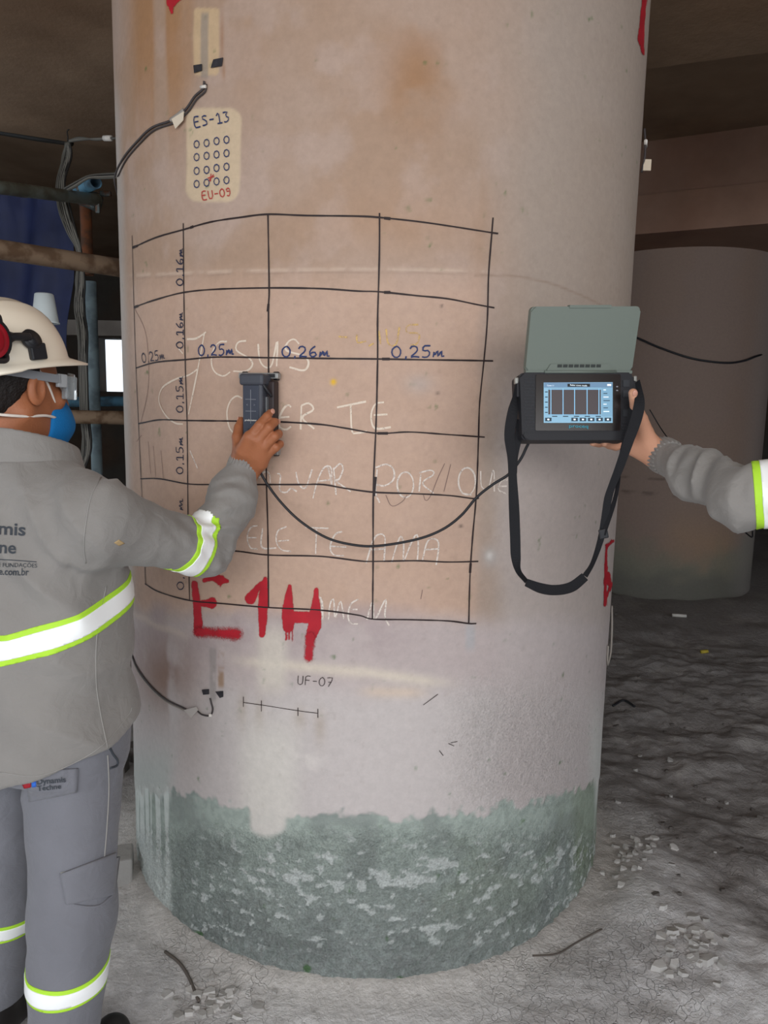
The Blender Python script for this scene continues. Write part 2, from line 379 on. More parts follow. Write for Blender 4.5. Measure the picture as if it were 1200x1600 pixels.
# step up behind the front slab, then the far slab
for nm, c, s_ in [('trim_1', (-4.6, 4.1, 2.82), (8.8, 0.32, 0.12)), ]: pass
bm = bmesh.new(); add_box(bm, (0, 7.3, ZB+.15), (18.6, 17.0, 0.3)); struct(obj('trim_1', bm, m_ceil))
def pbeam(name, a, b, z0, z1, th, m):
    a = np.array(a, float); b = np.array(b, float); d = (b-a)/np.linalg.norm(b-a); nn = np.array([-d[1], d[0]])
    bm = bmesh.new(); vs = []
    for z in (z0, z1):
        for p in (a, b, b+nn*th, a+nn*th): vs.append(bm.verts.new((p[0], p[1], z)))
    for f in ((0, 1, 2, 3), (4, 5, 6, 7), (0, 1, 5, 4), (1, 2, 6, 5), (2, 3, 7, 6), (3, 0, 4, 7)): bm.faces.new([vs[k] for k in f])
    return struct(obj(name, bm, m))
dd = np.array([2.434-1.792, 4.942-5.256]); dd /= np.linalg.norm(dd); P0 = np.array([1.792, 5.256])
pbeam('trim_2', P0-dd*1.6, P0+dd*5.5, 2.70, ZC-.006, 2.3, m_beam)                 # lower course of the crossbeam
pbeam('trim_3', P0-dd*1.6+np.array([.01, .02]), P0+dd*5.5+np.array([.01, .02]), ZC, ZB, 2.3, m_beam)
# walls
def wallbox(name, x0, x1, y0, y1, z0, z1, m): return struct(box(name, ((x0+x1)/2, (y0+y1)/2, (z0+z1)/2), (x1-x0, y1-y0, z1-z0), m))
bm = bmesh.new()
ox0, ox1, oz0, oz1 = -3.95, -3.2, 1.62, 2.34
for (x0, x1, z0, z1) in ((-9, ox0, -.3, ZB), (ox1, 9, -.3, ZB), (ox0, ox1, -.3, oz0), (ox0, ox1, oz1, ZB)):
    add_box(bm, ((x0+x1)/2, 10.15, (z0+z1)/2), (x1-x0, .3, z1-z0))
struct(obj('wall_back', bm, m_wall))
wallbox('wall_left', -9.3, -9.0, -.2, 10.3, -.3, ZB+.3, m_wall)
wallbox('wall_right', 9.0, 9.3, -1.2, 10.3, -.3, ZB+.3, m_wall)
m_lint = concrete('pale_lintel', (190, 180, 170), 0.1)
o = struct(box('trim_4', (-3.8, 9.96, 2.46), (1.5, .08, .2), m_lint))
# outside the opening: corrugated fence
bm = bmesh.new(); k = 0
xs = np.arange(-6.5, -3.0, 0.03); prev = None
for i, x in enumerate(xs):
    yy = 13.0+0.02*sin(i*1.3); a_ = bm.verts.new((x, yy, -.1)); b_ = bm.verts.new((x, yy, 1.62)); c_ = bm.verts.new((x, yy+.01, 1.62)); d_ = bm.verts.new((x, yy+.01, -.1))
    if prev:
        bm.faces.new((prev[0], a_, b_, prev[1])); bm.faces.new((prev[1], b_, c_, prev[2])); bm.faces.new((prev[3], prev[2], c_, d_))
    prev = (a_, b_, c_, d_)
o = obj('corrugated_fence', bm, new_mat('beige_sheet', srgb(190, 175, 150), .6)); tag(o, 'beige corrugated fence seen through the bright far opening', 'fence')

# ------------------------------------------------------------------ main pillar
fine = 0.0040
th = np.concatenate([np.linspace(-pi, -1.42, 60)[:-1], np.arange(-1.42, 1.42, fine/PR), np.linspace(1.42, pi, 60)[:-1]])
zz = np.concatenate([[-0.12], np.arange(-0.06, 2.4, fine), [2.55, 2.702]])
TH, ZZ = np.meshgrid(th, zz, indexing='ij')
THc = np.clip(TH, -1.15, 1.15)
qx, qy = project(np.stack([PX+PR*np.sin(THc), PY-PR*np.cos(THc), ZZ], -1))
SX = TH*PR
n_lo = fbm(SX*3+5, ZZ*3+1); n_mid = fbm(SX*11+2, ZZ*11+8); n_hi = fbm(SX*40+3, ZZ*40+9, o=3); n_v = fbm(SX*16+7, ZZ*1.2+3); n_vf = fbm(SX*60+7, ZZ*3+3, o=3)
def G(cx, cy, rx, ry, p=2): return np.exp(-(np.abs((qx-cx)/rx)**p+np.abs((qy-cy)/ry)**p))
def band(x, a, b, s): return ss(a-s, a+s, x)*(1-ss(b-s, b+s, x))
col = np.ones(TH.shape+(3,))*lin((173, 149, 133))
col = mixc(col, lin((162, 132, 108)), ss(.42, .62, n_lo)*0.6*(1-ss(350, 700, qy)))
col = mixc(col, lin((180, 158, 146)), ss(.45, .65, n_mid)*0.5)
# ochre rust streaks near the top
col = mixc(col, lin((160, 116, 76)), band(qx+14*(n_mid-.5), 205, 286, 16)*(1-ss(60, 330, qy+90*(n_v-.5)))*ss(.3, .55, n_v+.12*(n_mid-.5))*.8+band(qx+8*(n_mid-.5), 286, 304, 8)*(1-ss(60, 260, qy))*.35)
col = mixc(col, lin((158, 118, 84)), G(650, 115, 52, 85, 2)*ss(.36, .56, n_mid*.5+n_v*.3+n_lo*.2)*.85)
col = mixc(col, lin((158, 120, 88)), G(735, 340, 26, 110, 2)*0.6*ss(.35, .6, n_v))
col = mixc(col, lin((160, 122, 90)), G(385, 120, 30, 90)*0.25)
col = mixc(col, lin((176, 138, 108)), G(640, 350, 160, 60)*0.35)
# grey cement skin to the right; cool side light painted into both edges
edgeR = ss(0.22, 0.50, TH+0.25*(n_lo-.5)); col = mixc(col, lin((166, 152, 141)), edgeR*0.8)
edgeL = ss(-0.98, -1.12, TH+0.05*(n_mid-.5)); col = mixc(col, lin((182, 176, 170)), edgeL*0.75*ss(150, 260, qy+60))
# warm rectangle behind the measuring grid
ed = 14*(n_mid-.5)
grid_m = band(qx+ed, 214-qy*0.0, 752-(qy-560)*0.03, 14)*(1-ss(958, 975, qy+ed*1.5-(qx-580)*0.035))*ss(400, 470, qy)
col = mixc(col, lin((196, 164, 144)), grid_m*0.65)
# lilac grey wash below
low = ss(940, 985, qy+20*(n_mid-.5)-(qx-580)*0.03); col = mixc(col, lin((184, 172, 171)), low*0.85)
low2 = ss(1040, 1110, qy+30*(n_mid-.5)); col = mixc(col, lin((194, 186, 183)), low2*0.85)
sideg = ss(760, 800, qx+20*(n_mid-.5))*ss(520, 640, qy)*0.55; col = mixc(col, lin((188, 177, 174)), sideg)
col = mixc(col, lin((140, 112, 98)), G(258, 1055, 42, 62)*0.9*ss(.25, .5, n_mid*.6+n_v*.4)); col = mixc(col, lin((160, 142, 142)), ss(930, 960, qy)*(1-ss(1000, 1060, qy+40*(n_mid-.5)))*(1-ss(560, 700, qx))*.45*ss(.35, .6, n_mid)); col = mixc(col, lin((158, 140, 132)), G(300, 1150, 26, 70)*0.35)
cream = np.exp(-((qy-(1050+0.10*(qx-540)+10*(n_mid-.5)))/9)**2)*band(qx, 380, 690, 40); col = mixc(col, lin((214, 202, 184)), cream*0.7)
cream = np.exp(-((qy-(1082+4*(n_mid-.5)))/9)**2)*band(qx, 570, 660, 25); col = mixc(col, lin((210, 188, 166)), cream*0.6)
crk = np.exp(-((qy-(960+0.42*(qx-205)+14*(n_mid-.5)))/5)**2)*band(qx, 205, 290, 12); col = mixc(col, lin((206, 190, 176)), crk*0.5)
col = mixc(col, lin((160, 142, 120)), (G(378, 1110, 8, 28)+G(405, 1120, 8, 26)+G(468, 1122, 10, 18)+G(500, 1135, 9, 26))*0.4)
pale = np.clip(G(420, 1200, 48, 150, 4)*ss(1080, 1180, qy), 0, 1); col = mixc(col, lin((208, 202, 194)), pale*0.85)
scr_ = np.exp(-(((qx-(430-5))/24)**4))*ss(960, 1000, qy)*(1-ss(1060, 1100, qy)); col = mixc(col, lin((208, 199, 186)), scr_*0.75)
col = mixc(col, lin((214, 206, 200)), G(478, 1190, 24, 18)*0.6*ss(.45, .6, n_hi))
# horizontal pour seams
def seam(y0, k, a, b, w, c, amt):
    global col
    yy = y0+k*((qx-560)/350)**2+3*(n_mid-.5); s_ = np.exp(-((qy-yy)/w)**2)*band(qx, a, b, 20)*ss(.35, .6, n_hi+.1); col = mixc(col, lin(c), s_*amt)
seam(421, 10, 210, 760, 3.0, (204, 182, 164), .55); seam(425, 10, 210, 760, 1.8, (136, 112, 100), .35)
yy = 430+0.0022*np.maximum(qx-770, 0)**2*0.75; s_ = np.exp(-((qy-yy-3*(n_mid-.5))/1.8)**2)*(qx > 740); col = mixc(col, lin((136, 112, 98)), s_*.45)
# cream plaster patches
def rrect(cx, cy, hx, hy, r, s=2.0, wob=9):
    dx = np.maximum(np.abs(qx-cx+wob*(n_mid-.5))-hx+r, 0); dy = np.maximum(np.abs(qy-cy+wob*(n_lo-.5))-hy+r, 0); return 1-ss(r-s, r+s, np.sqrt(dx*dx+dy*dy))
patch = rrect(333, 241, 43, 73, 20, 2.5); col = mixc(col, lin((204, 182, 152)), patch*0.85)
patch2 = rrect(323, 66, 21, 52, 7, 2, 7); col = mixc(col, lin((196, 168, 132)), patch2*0.85)
gs = band(qx+4*(n_mid-.5), 314, 326, 2)*band(qy, 20, 122, 4); col = mixc(col, lin((140, 130, 122)), gs*0.7)
col = mixc(col, lin((150, 106, 72)), (G(347, 60, 3, 40)+G(350, 112, 2.2, 12))*0.6)
gs = band(qx+5*(n_mid-.5), 328, 338, 2)*band(qy, 1012, 1095, 6); col = mixc(col, lin((140, 134, 130)), gs*0.6*ss(.3, .55, n_hi+.05))
gs = band(qx+5*(n_mid-.5), 341, 350, 2)*band(qy, 1010, 1074, 5); col = mixc(col, lin((150, 118, 88)), gs*0.8*ss(.35, .55, n_hi+.05))
# green-grey worn base
yb = np.interp(qx, [205, 240, 285, 330, 400, 470, 600, 690, 760, 850, 945], [1225, 1238, 1240, 1250, 1268, 1276, 1276, 1272, 1262, 1246, 1225])
green = ss(-5, 5, qy-yb+20*(n_mid-.5)+34*(n_hi-.5)+16*(n_vf-.5))
tongue = band(qx+6*(n_mid-.5), 390, 446, 5)*(1-ss(1300, 1315, qy+((qx-418)/14)**2*3)); green = green*(1-tongue*0.95)
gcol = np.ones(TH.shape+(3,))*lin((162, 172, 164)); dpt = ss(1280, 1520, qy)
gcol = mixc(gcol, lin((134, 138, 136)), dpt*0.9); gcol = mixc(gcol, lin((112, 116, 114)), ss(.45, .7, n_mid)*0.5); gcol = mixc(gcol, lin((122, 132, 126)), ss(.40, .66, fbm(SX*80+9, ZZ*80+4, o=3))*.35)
chips = ss(.60, .66, fbm(SX*75+3, ZZ*110+9, o=3)+0.16*(fbm(SX*4, ZZ*6+2)-.5)*2)*ss(1290, 1340, qy+40*(n_mid-.5)); gcol = mixc(gcol, lin((164, 172, 168)), chips*0.35)
gcol = mixc(gcol, lin((118, 130, 94)), ss(.60, .72, n_lo+.04)*0.3*(1-dpt)+ss(880, 910, qx)*0.35)
lnp = np.exp(-((qy-(1372-30*((qx-560)/330)**2+36*(n_mid-.5)))/26)**2); big = ss(.665, .685, fbm(SX*38+13, ZZ*62+4, o=4)+.094*lnp)*band(qy, 1310, 1480, 30)*(qx > 300); gcol = mixc(gcol, lin((204, 208, 205)), big*0.8)
g_all = green
# white wash running over the left of the base
dr = ss(.44, .52, fbm(SX*95+7, ZZ*1.5+3, o=2)); leftm = 1-ss(262, 272, qx+8*(n_mid-.5))
wash = leftm*np.clip((1-ss(1222, 1260, qy+20*(n_vf-.5)))+dr*0.9+ss(1285, 1370, qy+60*(n_mid-.5)+50*(n_vf-.5)+(250-qx)*1.0)*0.95-0.2*ss(.55, .7, n_hi), 0, 1)
gcol = mixc(gcol, lin((206, 211, 206)), wash*0.95)
stripR = ss(926, 934, qx+6*(n_mid-.5))*ss(1060, 1200, qy)*(1-ss(1340, 1370, qy)); gcol = mixc(gcol, lin((206, 208, 202)), stripR*0.9)  # paler right edge of the base, painted in place of a weak side light
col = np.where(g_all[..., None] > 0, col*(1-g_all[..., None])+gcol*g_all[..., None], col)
col = mixc(col, lin((176, 184, 178)), (1-ss(255, 285, qx+10*(n_mid-.5)))*ss(1130, 1220, qy)*(1-g_all)*0.7)
col = mixc(col, lin((206, 206, 200)), ss(912, 934, qx+6*(n_mid-.5))*ss(1060, 1180, qy)*(1-g_all)*0.75)  # same painted side brightening on the right edge above the base
for (mx_, my_, r_) in ((308, 1463, 9), (481, 1510, 6), (626, 1530, 9)):
    col = mixc(col, lin((62, 104, 48)), np.clip(ss(.25, .5, np.exp(-(((qx-mx_)/r_)**2+((qy-my_)/r_)**2))+0.9*(n_hi-.5)), 0, 1)*0.8)
# yellow blot and small grey smudges
col = mixc(col, lin((224, 178, 60)), np.clip(G(521, 597, 4, 4)*1.6, 0, 1)); col = mixc(col, lin((216, 210, 204)), np.clip(G(532, 692, 6, 5)*ss(.4, .55, n_hi)*1.5, 0, 1))
col = mixc(col, lin((168, 172, 176)), G(655, 600, 22, 16)*0.3+G(765, 870, 12, 16)*0.4+band(qx, 728, 742, 4)*band(qy, 975, 1015, 10)*.5)
col = mixc(col, lin((212, 206, 200)), G(765, 868, 5, 6)*.8); col = mixc(col, lin((80, 70, 66)), np.clip(G(690, 478, 2, 2)+G(684, 614, 3, 1.6)+G(720, 822, 3, 2)+G(800, 1160, 3, 3)*0, 0, 1))
spk = ss(.78, .82, fbm(SX*70+31, ZZ*70+17, o=2)); col = mixc(col, lin((136, 116, 104)), spk*0.10)
# relief
rough_r = G(810, 1170, 110, 110, 4)
disp = 0.0012*(n_mid-.5)+0.0065*g_all*ss(1270, 1340, qy)*(fbm(SX*55, ZZ*80, o=4)-.5)*2+0.0016*chips*g_all+0.0015*big*g_all+0.003*rough_r*(fbm(SX*36, ZZ*60, o=3)-.5)
disp += 0.0012*(1-g_all)*(fbm(SX*26, ZZ*26, o=3)-.5)*ss(940, 1000, qy)+0.0016*(1-g_all)*ss(1150, 1240, qy)-0.0008*g_all+0.012*ss(1400, 1560, qy)*(1-0.0*TH)+0.0008*patch
disp[np.abs(TH) > 1.3] *= 0.3
X = PX+(PR+disp)*np.sin(TH); Y = PY-(PR+disp)*np.cos(TH)
nt_, nz_ = TH.shape; V = np.stack([X, Y, ZZ], -1).reshape(-1, 3)
i_ = np.arange(nt_)[:, None]; j_ = np.arange(nz_-1)[None]; i2 = (i_+1) % nt_
FQ = np.stack([(i_*nz_+j_), (i2*nz_+j_), (i2*nz_+j_+1), (i_*nz_+j_+1)], -1).reshape(-1, 4)
mp_ = bpy.data.materials.new('painted_concrete'); mp_.use_nodes = True; nt = mp_.node_tree; N = nt.nodes; L = nt.links; b = N['Principled BSDF']
b.inputs['Roughness'].default_value = 0.72; b.inputs['Specular IOR Level'].default_value = 0.3
tc = N.new('ShaderNodeTexCoord'); at = N.new('ShaderNodeAttribute'); at.attribute_name = 'Col'
n1 = N.new('ShaderNodeTexNoise'); n1.inputs['Scale'].default_value = 55; n1.inputs['Detail'].default_value = 8; n1.inputs['Roughness'].default_value = .7; L.new(tc.outputs['Object'], n1.inputs['Vector'])
n2 = N.new('ShaderNodeTexNoise'); n2.inputs['Scale'].default_value = 190; n2.inputs['Detail'].default_value = 4; L.new(tc.outputs['Object'], n2.inputs['Vector'])
r1 = N.new('ShaderNodeMapRange'); r1.inputs['From Min'].default_value = .3; r1.inputs['From Max'].default_value = .7; r1.inputs['To Min'].default_value = 0.93; r1.inputs['To Max'].default_value = 1.07; L.new(n1.outputs['Fac'], r1.inputs['Value'])
ra = N.new('ShaderNodeAttribute'); ra.attribute_name = 'rough'
mu = N.new('ShaderNodeMath'); mu.operation = 'MULTIPLY_ADD'; mu.inputs[1].default_value = 1.1; L.new(n2.outputs['Fac'], mu.inputs[0])
sb = N.new('ShaderNodeMath'); sb.operation = 'SUBTRACT'; sb.inputs[1].default_value = 0.55; L.new(r1.outputs[0], sb.inputs[0]); L.new(sb.outputs[0], mu.inputs[2])
mxf = N.new('ShaderNodeMix'); L.new(ra.outputs['Fac'], mxf.inputs[0]); L.new(r1.outputs[0], mxf.inputs[2]); L.new(mu.outputs[0], mxf.inputs[3])
s_ = N.new('ShaderNodeVectorMath'); s_.operation = 'SCALE'; L.new(at.outputs['Color'], s_.inputs[0]); L.new(mxf.outputs[0], s_.inputs['Scale']); L.new(s_.outputs[0], b.inputs['Base Color'])
bs = N.new('ShaderNodeMath'); bs.operation = 'MULTIPLY_ADD'; bs.inputs[1].default_value = 1.6; bs.inputs[2].default_value = 0.08; L.new(ra.outputs['Fac'], bs.inputs[0])
bp = N.new('ShaderNodeBump'); bp.inputs['Distance'].default_value = 0.006; L.new(bs.outputs[0], bp.inputs['Strength']); 
ad = N.new('ShaderNodeMath'); ad.operation = 'MULTIPLY_ADD'; ad.inputs[1].default_value = .4; L.new(n2.outputs['Fac'], ad.inputs[0]); L.new(n1.outputs['Fac'], ad.inputs[2]); L.new(ad.outputs[0], bp.inputs['Height']); L.new(bp.outputs[0], b.inputs['Normal'])
pillar = mesh_np('concrete_pillar', V, FQ, mp_)
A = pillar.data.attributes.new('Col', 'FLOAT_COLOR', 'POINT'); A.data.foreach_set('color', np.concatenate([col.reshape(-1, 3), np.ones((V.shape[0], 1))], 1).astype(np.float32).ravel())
A = pillar.data.attributes.new('rough', 'FLOAT', 'POINT'); A.data.foreach_set('value', np.clip(g_all*ss(1270, 1320, qy)+0.7*rough_r, 0, 1).astype(np.float32).ravel())
tag(pillar, 'huge round concrete pillar with a drawn grid, red letters and a worn green base', 'pillar')

# --- ink, chalk and paint on the pillar
ink = new_mat('black_marker_ink', srgb(44, 32, 32), .6)
blue_ink = new_mat('blue_marker_ink', srgb(44, 56, 98), .6)
dark_ink = new_mat('dark_blue_ink', srgb(40, 40, 62), .6)
red_ink = new_mat('red_marker_ink', srgb(176, 60, 56), .7)
pencil = new_mat('pencil_line', srgb(128, 104, 98), .8)
def chalk_mat(name, c, thr):
    m = new_mat(name, c, .9); c = c; nt = m.node_tree; N = nt.nodes; L = nt.links; b = N['Principled BSDF']
    tc = N.new('ShaderNodeTexCoord'); n = N.new('ShaderNodeTexNoise'); n.inputs['Scale'].default_value = 120; n.inputs['Detail'].default_value = 6; n.inputs['Roughness'].default_value = .75
    L.new(tc.outputs['Object'], n.inputs['Vector']); r = N.new('ShaderNodeMapRange'); r.inputs['From Min'].default_value = thr-.10; r.inputs['From Max'].default_value = thr+.12; r.inputs['To Max'].default_value = .9
    L.new(n.outputs['Fac'], r.inputs['Value']); L.new(r.outputs[0], b.inputs['Alpha']); return m
chalk = chalk_mat('white_chalk', srgb(234, 218, 200), .33)
chalk_thin = chalk_mat('thin_white_chalk', srgb(228, 216, 206), .40)
ychalk = chalk_mat('yellow_chalk', srgb(222, 186, 120), .46)
grid = [[(207, 368), (210, 480), (213, 574), (217, 662), (221, 748), (226, 860), (228, 912)],
 [(287, 349), (288, 457), (290, 563), (293, 660), (294, 757), (295, 850), (297, 938)],
 [(419, 334), (421, 450), (420, 480), (420, 560), (420, 640), (417, 715), (417, 760), (419, 830), (420, 948)],
 [(593, 333), (593, 380), (592, 430), (590, 500), (590, 560), (588, 650), (584, 745), (583, 800), (583, 870), (582, 966)],
 [(770, 340), (768, 365), (763, 430), (761, 500), (756, 560), (749, 630), (747, 690), (744, 770), (738, 840), (734, 900), (732, 974)],
 [(208, 387), (245, 371), (287, 359), (330, 347), (375, 340), (419, 335), (480, 337), (560, 338), (593, 340), (650, 346), (700, 353), (770, 364), (778, 365)],
 [(210, 480), (245, 468), (288, 457), (340, 452), (420, 450), (500, 451), (560, 455), (593, 456), (650, 462), (700, 467), (745, 476), (772, 481)],
 [(213, 575), (245, 566), (290, 562), (340, 558), (420, 559), (500, 560), (593, 561), (650, 562), (720, 563), (770, 564)],
 [(217, 662), (250, 656), (290, 657), (380, 658), (435, 659), (500, 663), (540, 669), (590, 677), (640, 675), (700, 679), (757, 683)],
 [(220, 748), (250, 748), (295, 756), (340, 757), (420, 757), (470, 757), (505, 757), (540, 763), (585, 769), (640, 771), (700, 774), (740, 779), (748, 778)],
 [(226, 850), (297, 856), (370, 861), (420, 867), (500, 869), (560, 876), (583, 877), (650, 876), (700, 878), (747, 877)],
 [(227, 912), (250, 925), (297, 938), (350, 943), (420, 949), (500, 953), (560, 961), (582, 967), (640, 968), (700, 970), (732, 974), (744, 974)]]
o = marks('marker_grid', grid, 0.0036, ink, pillar, 0.0016, 0.22, 10)
thick = [[(587, 745), (584, 775)], [(734, 895), (735, 880)], [(420, 475), (419, 487)], [(600, 341), (610, 342)], [(600, 457), (610, 457)], [(597, 561), (609, 561)], [(590, 677), (606, 677)], [(298, 356), (303, 354)], [(208, 387), (216, 384)], [(211, 480), (217, 478)]]
marks('marker_blot', thick, 0.0062, ink, pillar, 0.0018, .1)
lab = []
for y0, y1 in ((447, 386), (545, 486), (645, 586), (741, 681), (862, 776)): lab += write('0,16m' if y0 in (447, 545, 862) else '0,15m', 287, y0, 287, y1, 11)
lab += write('0,', 288, 922, 288, 899, 11)
lab += write('0,25m', 223, 567, 260, 561, 15)
marks('height_notes', lab, 0.0030, dark_ink, pillar, 0.0018)
marks('width_notes', write('0,25m', 310, 556, 368, 555, 17)+write('0,26m', 440, 558, 518, 558, 17)+write('0,25m', 611, 559, 697, 558, 18), 0.0036, blue_ink, pillar, 0.0018)
marks('code_lettering', write('ES-13', 305, 200, 362, 190, 16), 0.0030, blue_ink, pillar, 0.003)
circ = []
for r in range(4):
    for c_, (cx_, ya) in enumerate(zip((308.5, 324, 339.5, 355), ((226, 246, 267.5, 288), (224, 244, 266, 286), (221, 242, 263, 284), (219, 240, 261, 282)))):
        cy_ = ya[r]; circ.append([(cx_+4.2*cos(t), cy_+5.8*sin(t)) for t in np.linspace(0, 2*pi*1.02, 11)])
marks('circle_marks', circ, 0.0024, blue_ink, pillar, 0.003)
marks('red_lettering', write('EU-09', 317, 313, 364, 306, 13)+[[(331, 272), (330, 284)], [(326, 279), (336, 276)], [(328, 283), (335, 273)]], 0.0026, red_ink, pillar, 0.003)
marks('small_code', write('UF-07', 464, 1069, 521, 1073, 14)+[[(381, 1097), (409, 1101)], [(409, 1101), (466, 1110), (497, 1114)], [(381, 1088), (381, 1104)], [(409, 1094), (409, 1111)], [(466, 1105), (466, 1118)], [(497, 1107), (497, 1121)], [(661, 1101), (684, 1084)], [(700, 1161), (709, 1165)], [(704, 1160), (714, 1158)], [(686, 1172), (692, 1180)]], 0.0017, ink, pillar, 0.0024)
ch = Z(200, 330, 4, [(370, 800), (430, 795), (490, 755)], [(480, 760), (455, 900), (420, 1080), (380, 1270)], [(440, 985), (380, 1025), (300, 1050), (220, 1100), (195, 1170), (210, 1230), (250, 1290), (300, 1325), (345, 1330)],
 [(320, 860), (345, 890)], [(620, 815), (570, 820), (530, 880), (525, 960), (550, 1010), (600, 1030), (640, 1005)], [(740, 810), (690, 820), (680, 870), (760, 920), (780, 960), (740, 1000), (660, 1000)],
 [(815, 830), (825, 930), (860, 975), (900, 960), (935, 810), (930, 970)], [(1070, 830), (1040, 800), (1000, 820), (990, 870), (1100, 905), (1130, 950), (1100, 995), (1010, 975)],
 [(715, 1170), (680, 1155), (640, 1190), (620, 1260), (635, 1350), (670, 1395)], [(1020, 1225), (1000, 1210), (970, 1240), (945, 1300), (950, 1350), (990, 1365), (1020, 1345)], [(950, 1290), (1010, 1285)],
 [(1085, 1215), (1080, 1365)], [(1085, 1215), (1130, 1200), (1160, 1240), (1090, 1290), (1165, 1360)])
ch += Z(480, 330, 3.75, [(175, 1150), (345, 1115)], [(255, 1130), (262, 1285), (290, 1300), (350, 1290)], [(450, 1120), (400, 1130), (375, 1190), (385, 1260), (420, 1275), (490, 1265)], [(390, 1195), (470, 1190)])
marks('chalk_writing', ch, 0.0042, chalk, pillar, 0.0012, .25)
ct = Z(200, 680, 3.75, [(770, 250), (800, 215), (830, 225), (835, 290)], [(875, 225), (895, 235), (890, 320), (930, 335), (955, 310), (990, 330)], [(985, 215), (1000, 280), (1040, 310), (1080, 200)], [(1085, 370), (1110, 270), (1150, 190), (1190, 190), (1195, 290)], [(1110, 270), (1190, 260)],
 [(760, 530), (720, 540), (700, 600), (720, 660), (760, 665)], [(705, 600), (755, 600)], [(790, 545), (785, 655), (870, 660)], [(930, 535), (880, 560), (870, 620), (900, 670), (955, 680)], [(880, 620), (945, 615)],
 [(1040, 540), (1175, 545)], [(1105, 550), (1100, 695)], [(1115, 960), (1130, 950), (1140, 1080)], [(365, 90), (410, 195)])
ct += Z(500, 680, 3.75, [(15, 200), (45, 185), (70, 290)], [(80, 190), (95, 350)], [(80, 200), (120, 165), (135, 200), (110, 260), (90, 265), (180, 330)], [(335, 200), (325, 330), (350, 395)], [(325, 190), (390, 170), (430, 200), (430, 260), (380, 295), (330, 290)],
 [(500+48*cos(t), 290+75*sin(t)) for t in np.linspace(0, 6.3, 13)], [(590, 230), (580, 330)], [(580, 220), (650, 205), (665, 230), (600, 280), (665, 340)],
 [(860+50*cos(t), 270+80*sin(t)) for t in np.linspace(0, 6.3, 13)], [(830, 340), (890, 350)], [(940, 210), (945, 300), (985, 310), (1015, 200), (1020, 330)], [(1100, 260), (1060, 270), (1045, 320), (1100, 345)], [(1050, 300), (1095, 298)],
 [(130, 565), (90, 580), (60, 650), (80, 700), (140, 705)], [(65, 650), (155, 655)], [(270, 750), (310, 620), (345, 580), (380, 600), (375, 740)], [(300, 670), (380, 665)], [(420, 745), (450, 640), (475, 590), (490, 640), (490, 735), (530, 640), (565, 580), (575, 640), (570, 730)],
 [(600, 730), (630, 620), (680, 610), (695, 650), (680, 760)], [(620, 670), (690, 665)], [(0, 950), (15, 980), (18, 1080)], [(50, 1080), (60, 990), (80, 960), (90, 1070), (120, 970), (140, 1075)], [(225, 960), (180, 990), (165, 1060), (180, 1100), (225, 1105)], [(180, 1020), (220, 1020)], [(275, 1080), (310, 970), (320, 1080), (385, 960), (380, 1060), (405, 1115)])
marks('thin_chalk_writing', ct, 0.0036, chalk_thin, pillar, 0.0012, .25)
marks('yellow_chalk_writing', Z(480, 330, 3.75, [(185, 735), (240, 740)], [(290, 720), (295, 770), (345, 760)], [(420, 700), (430, 780)], [(462, 690), (475, 775), (520, 780), (540, 680)], [(650, 665), (590, 670), (585, 710), (655, 720), (640, 780), (600, 780)], [(360, 790), (390, 775)]), 0.0040, ychalk, pillar, 0.0012)
marks('pencil_scribble', Z(500, 680, 3.75, [(730, 165), (690, 250), (650, 350), (620, 385), (605, 350)], [(385, 350), (420, 415), (480, 390), (510, 350)], [(765, 170), (725, 330)], [(600, 905), (590, 960)])+[[(210, 480), (228, 520), (233, 580), (230, 620), (220, 662)], [(222, 680), (214, 690)]]+[[(a_, 690+i*7), (a_+4, 740+i*5)] for i, a_ in enumerate((232, 240, 252))], 0.0016, pencil, pillar, 0.0012)

def paint(name, strokes, m, parent, off=0.0014, step=0.0026, soft=1.6):
    """brush strokes [(x, y, r), ...] in the photo's frame, laid on the pillar as a thin coat of paint"""
    pts = []
    for st in strokes:
        for a, b_ in zip(st[:-1], st[1:]): pts.append((np.array(a, float), np.array(b_, float)))
    allp = np.array([p for st in strokes for p in st]); cs = [CYp(x+dx*r*1.6, y+dy*r*1.6) for x, y, r in allp for dx in (-1, 1) for dy in (-1, 1)]
    t0, t1 = min(c[0] for c in cs), max(c[0] for c in cs); z0, z1 = min(c[1] for c in cs), max(c[1] for c in cs)
    t1 = min(t1, 1.33)
    ta = np.arange(t0, t1, step/PR); za = np.arange(z0, z1, step); T_, Z_ = np.meshgrid(ta, za, indexing='ij')
    x_, y_ = project(np.stack([PX+PR*np.sin(T_), PY-PR*np.cos(T_), Z_], -1)); d = np.full(T_.shape, 1e9)
    wob = fbm(T_*PR*60, Z_*60, o=3)-.5
    for a, b_ in pts:
        ab = b_[:2]-a[:2]; t = np.clip(((x_-a[0])*ab[0]+(y_-a[1])*ab[1])/(ab@ab+1e-9), 0, 1)
        d = np.minimum(d, np.hypot(x_-a[0]-t*ab[0], y_-a[1]-t*ab[1])-(a[2]+(b_[2]-a[2])*t))
    al = 1-ss(-soft, soft, d+wob*3.5)
    P = np.stack([PX+(PR+off)*np.sin(T_), PY-(PR+off)*np.cos(T_), Z_], -1).reshape(-1, 3); n0, n1_ = T_.shape
    i_ = np.arange(n0-1)[:, None]*n1_+np.arange(n1_-1)[None]; F = np.stack([i_, i_+n1_, i_+n1_+1, i_+1], -1).reshape(-1, 4)
    af = al.ravel(); F = F[af[F].max(1) > 0.02]; used = np.unique(F); remap = -np.ones(len(P), int); remap[used] = np.arange(len(used))
    o = mesh_np(name, P[used], remap[F], m, parent, True); A = o.data.attributes.new('cover', 'FLOAT', 'POINT'); A.data.foreach_set('value', af[used].astype(np.float32)); return o
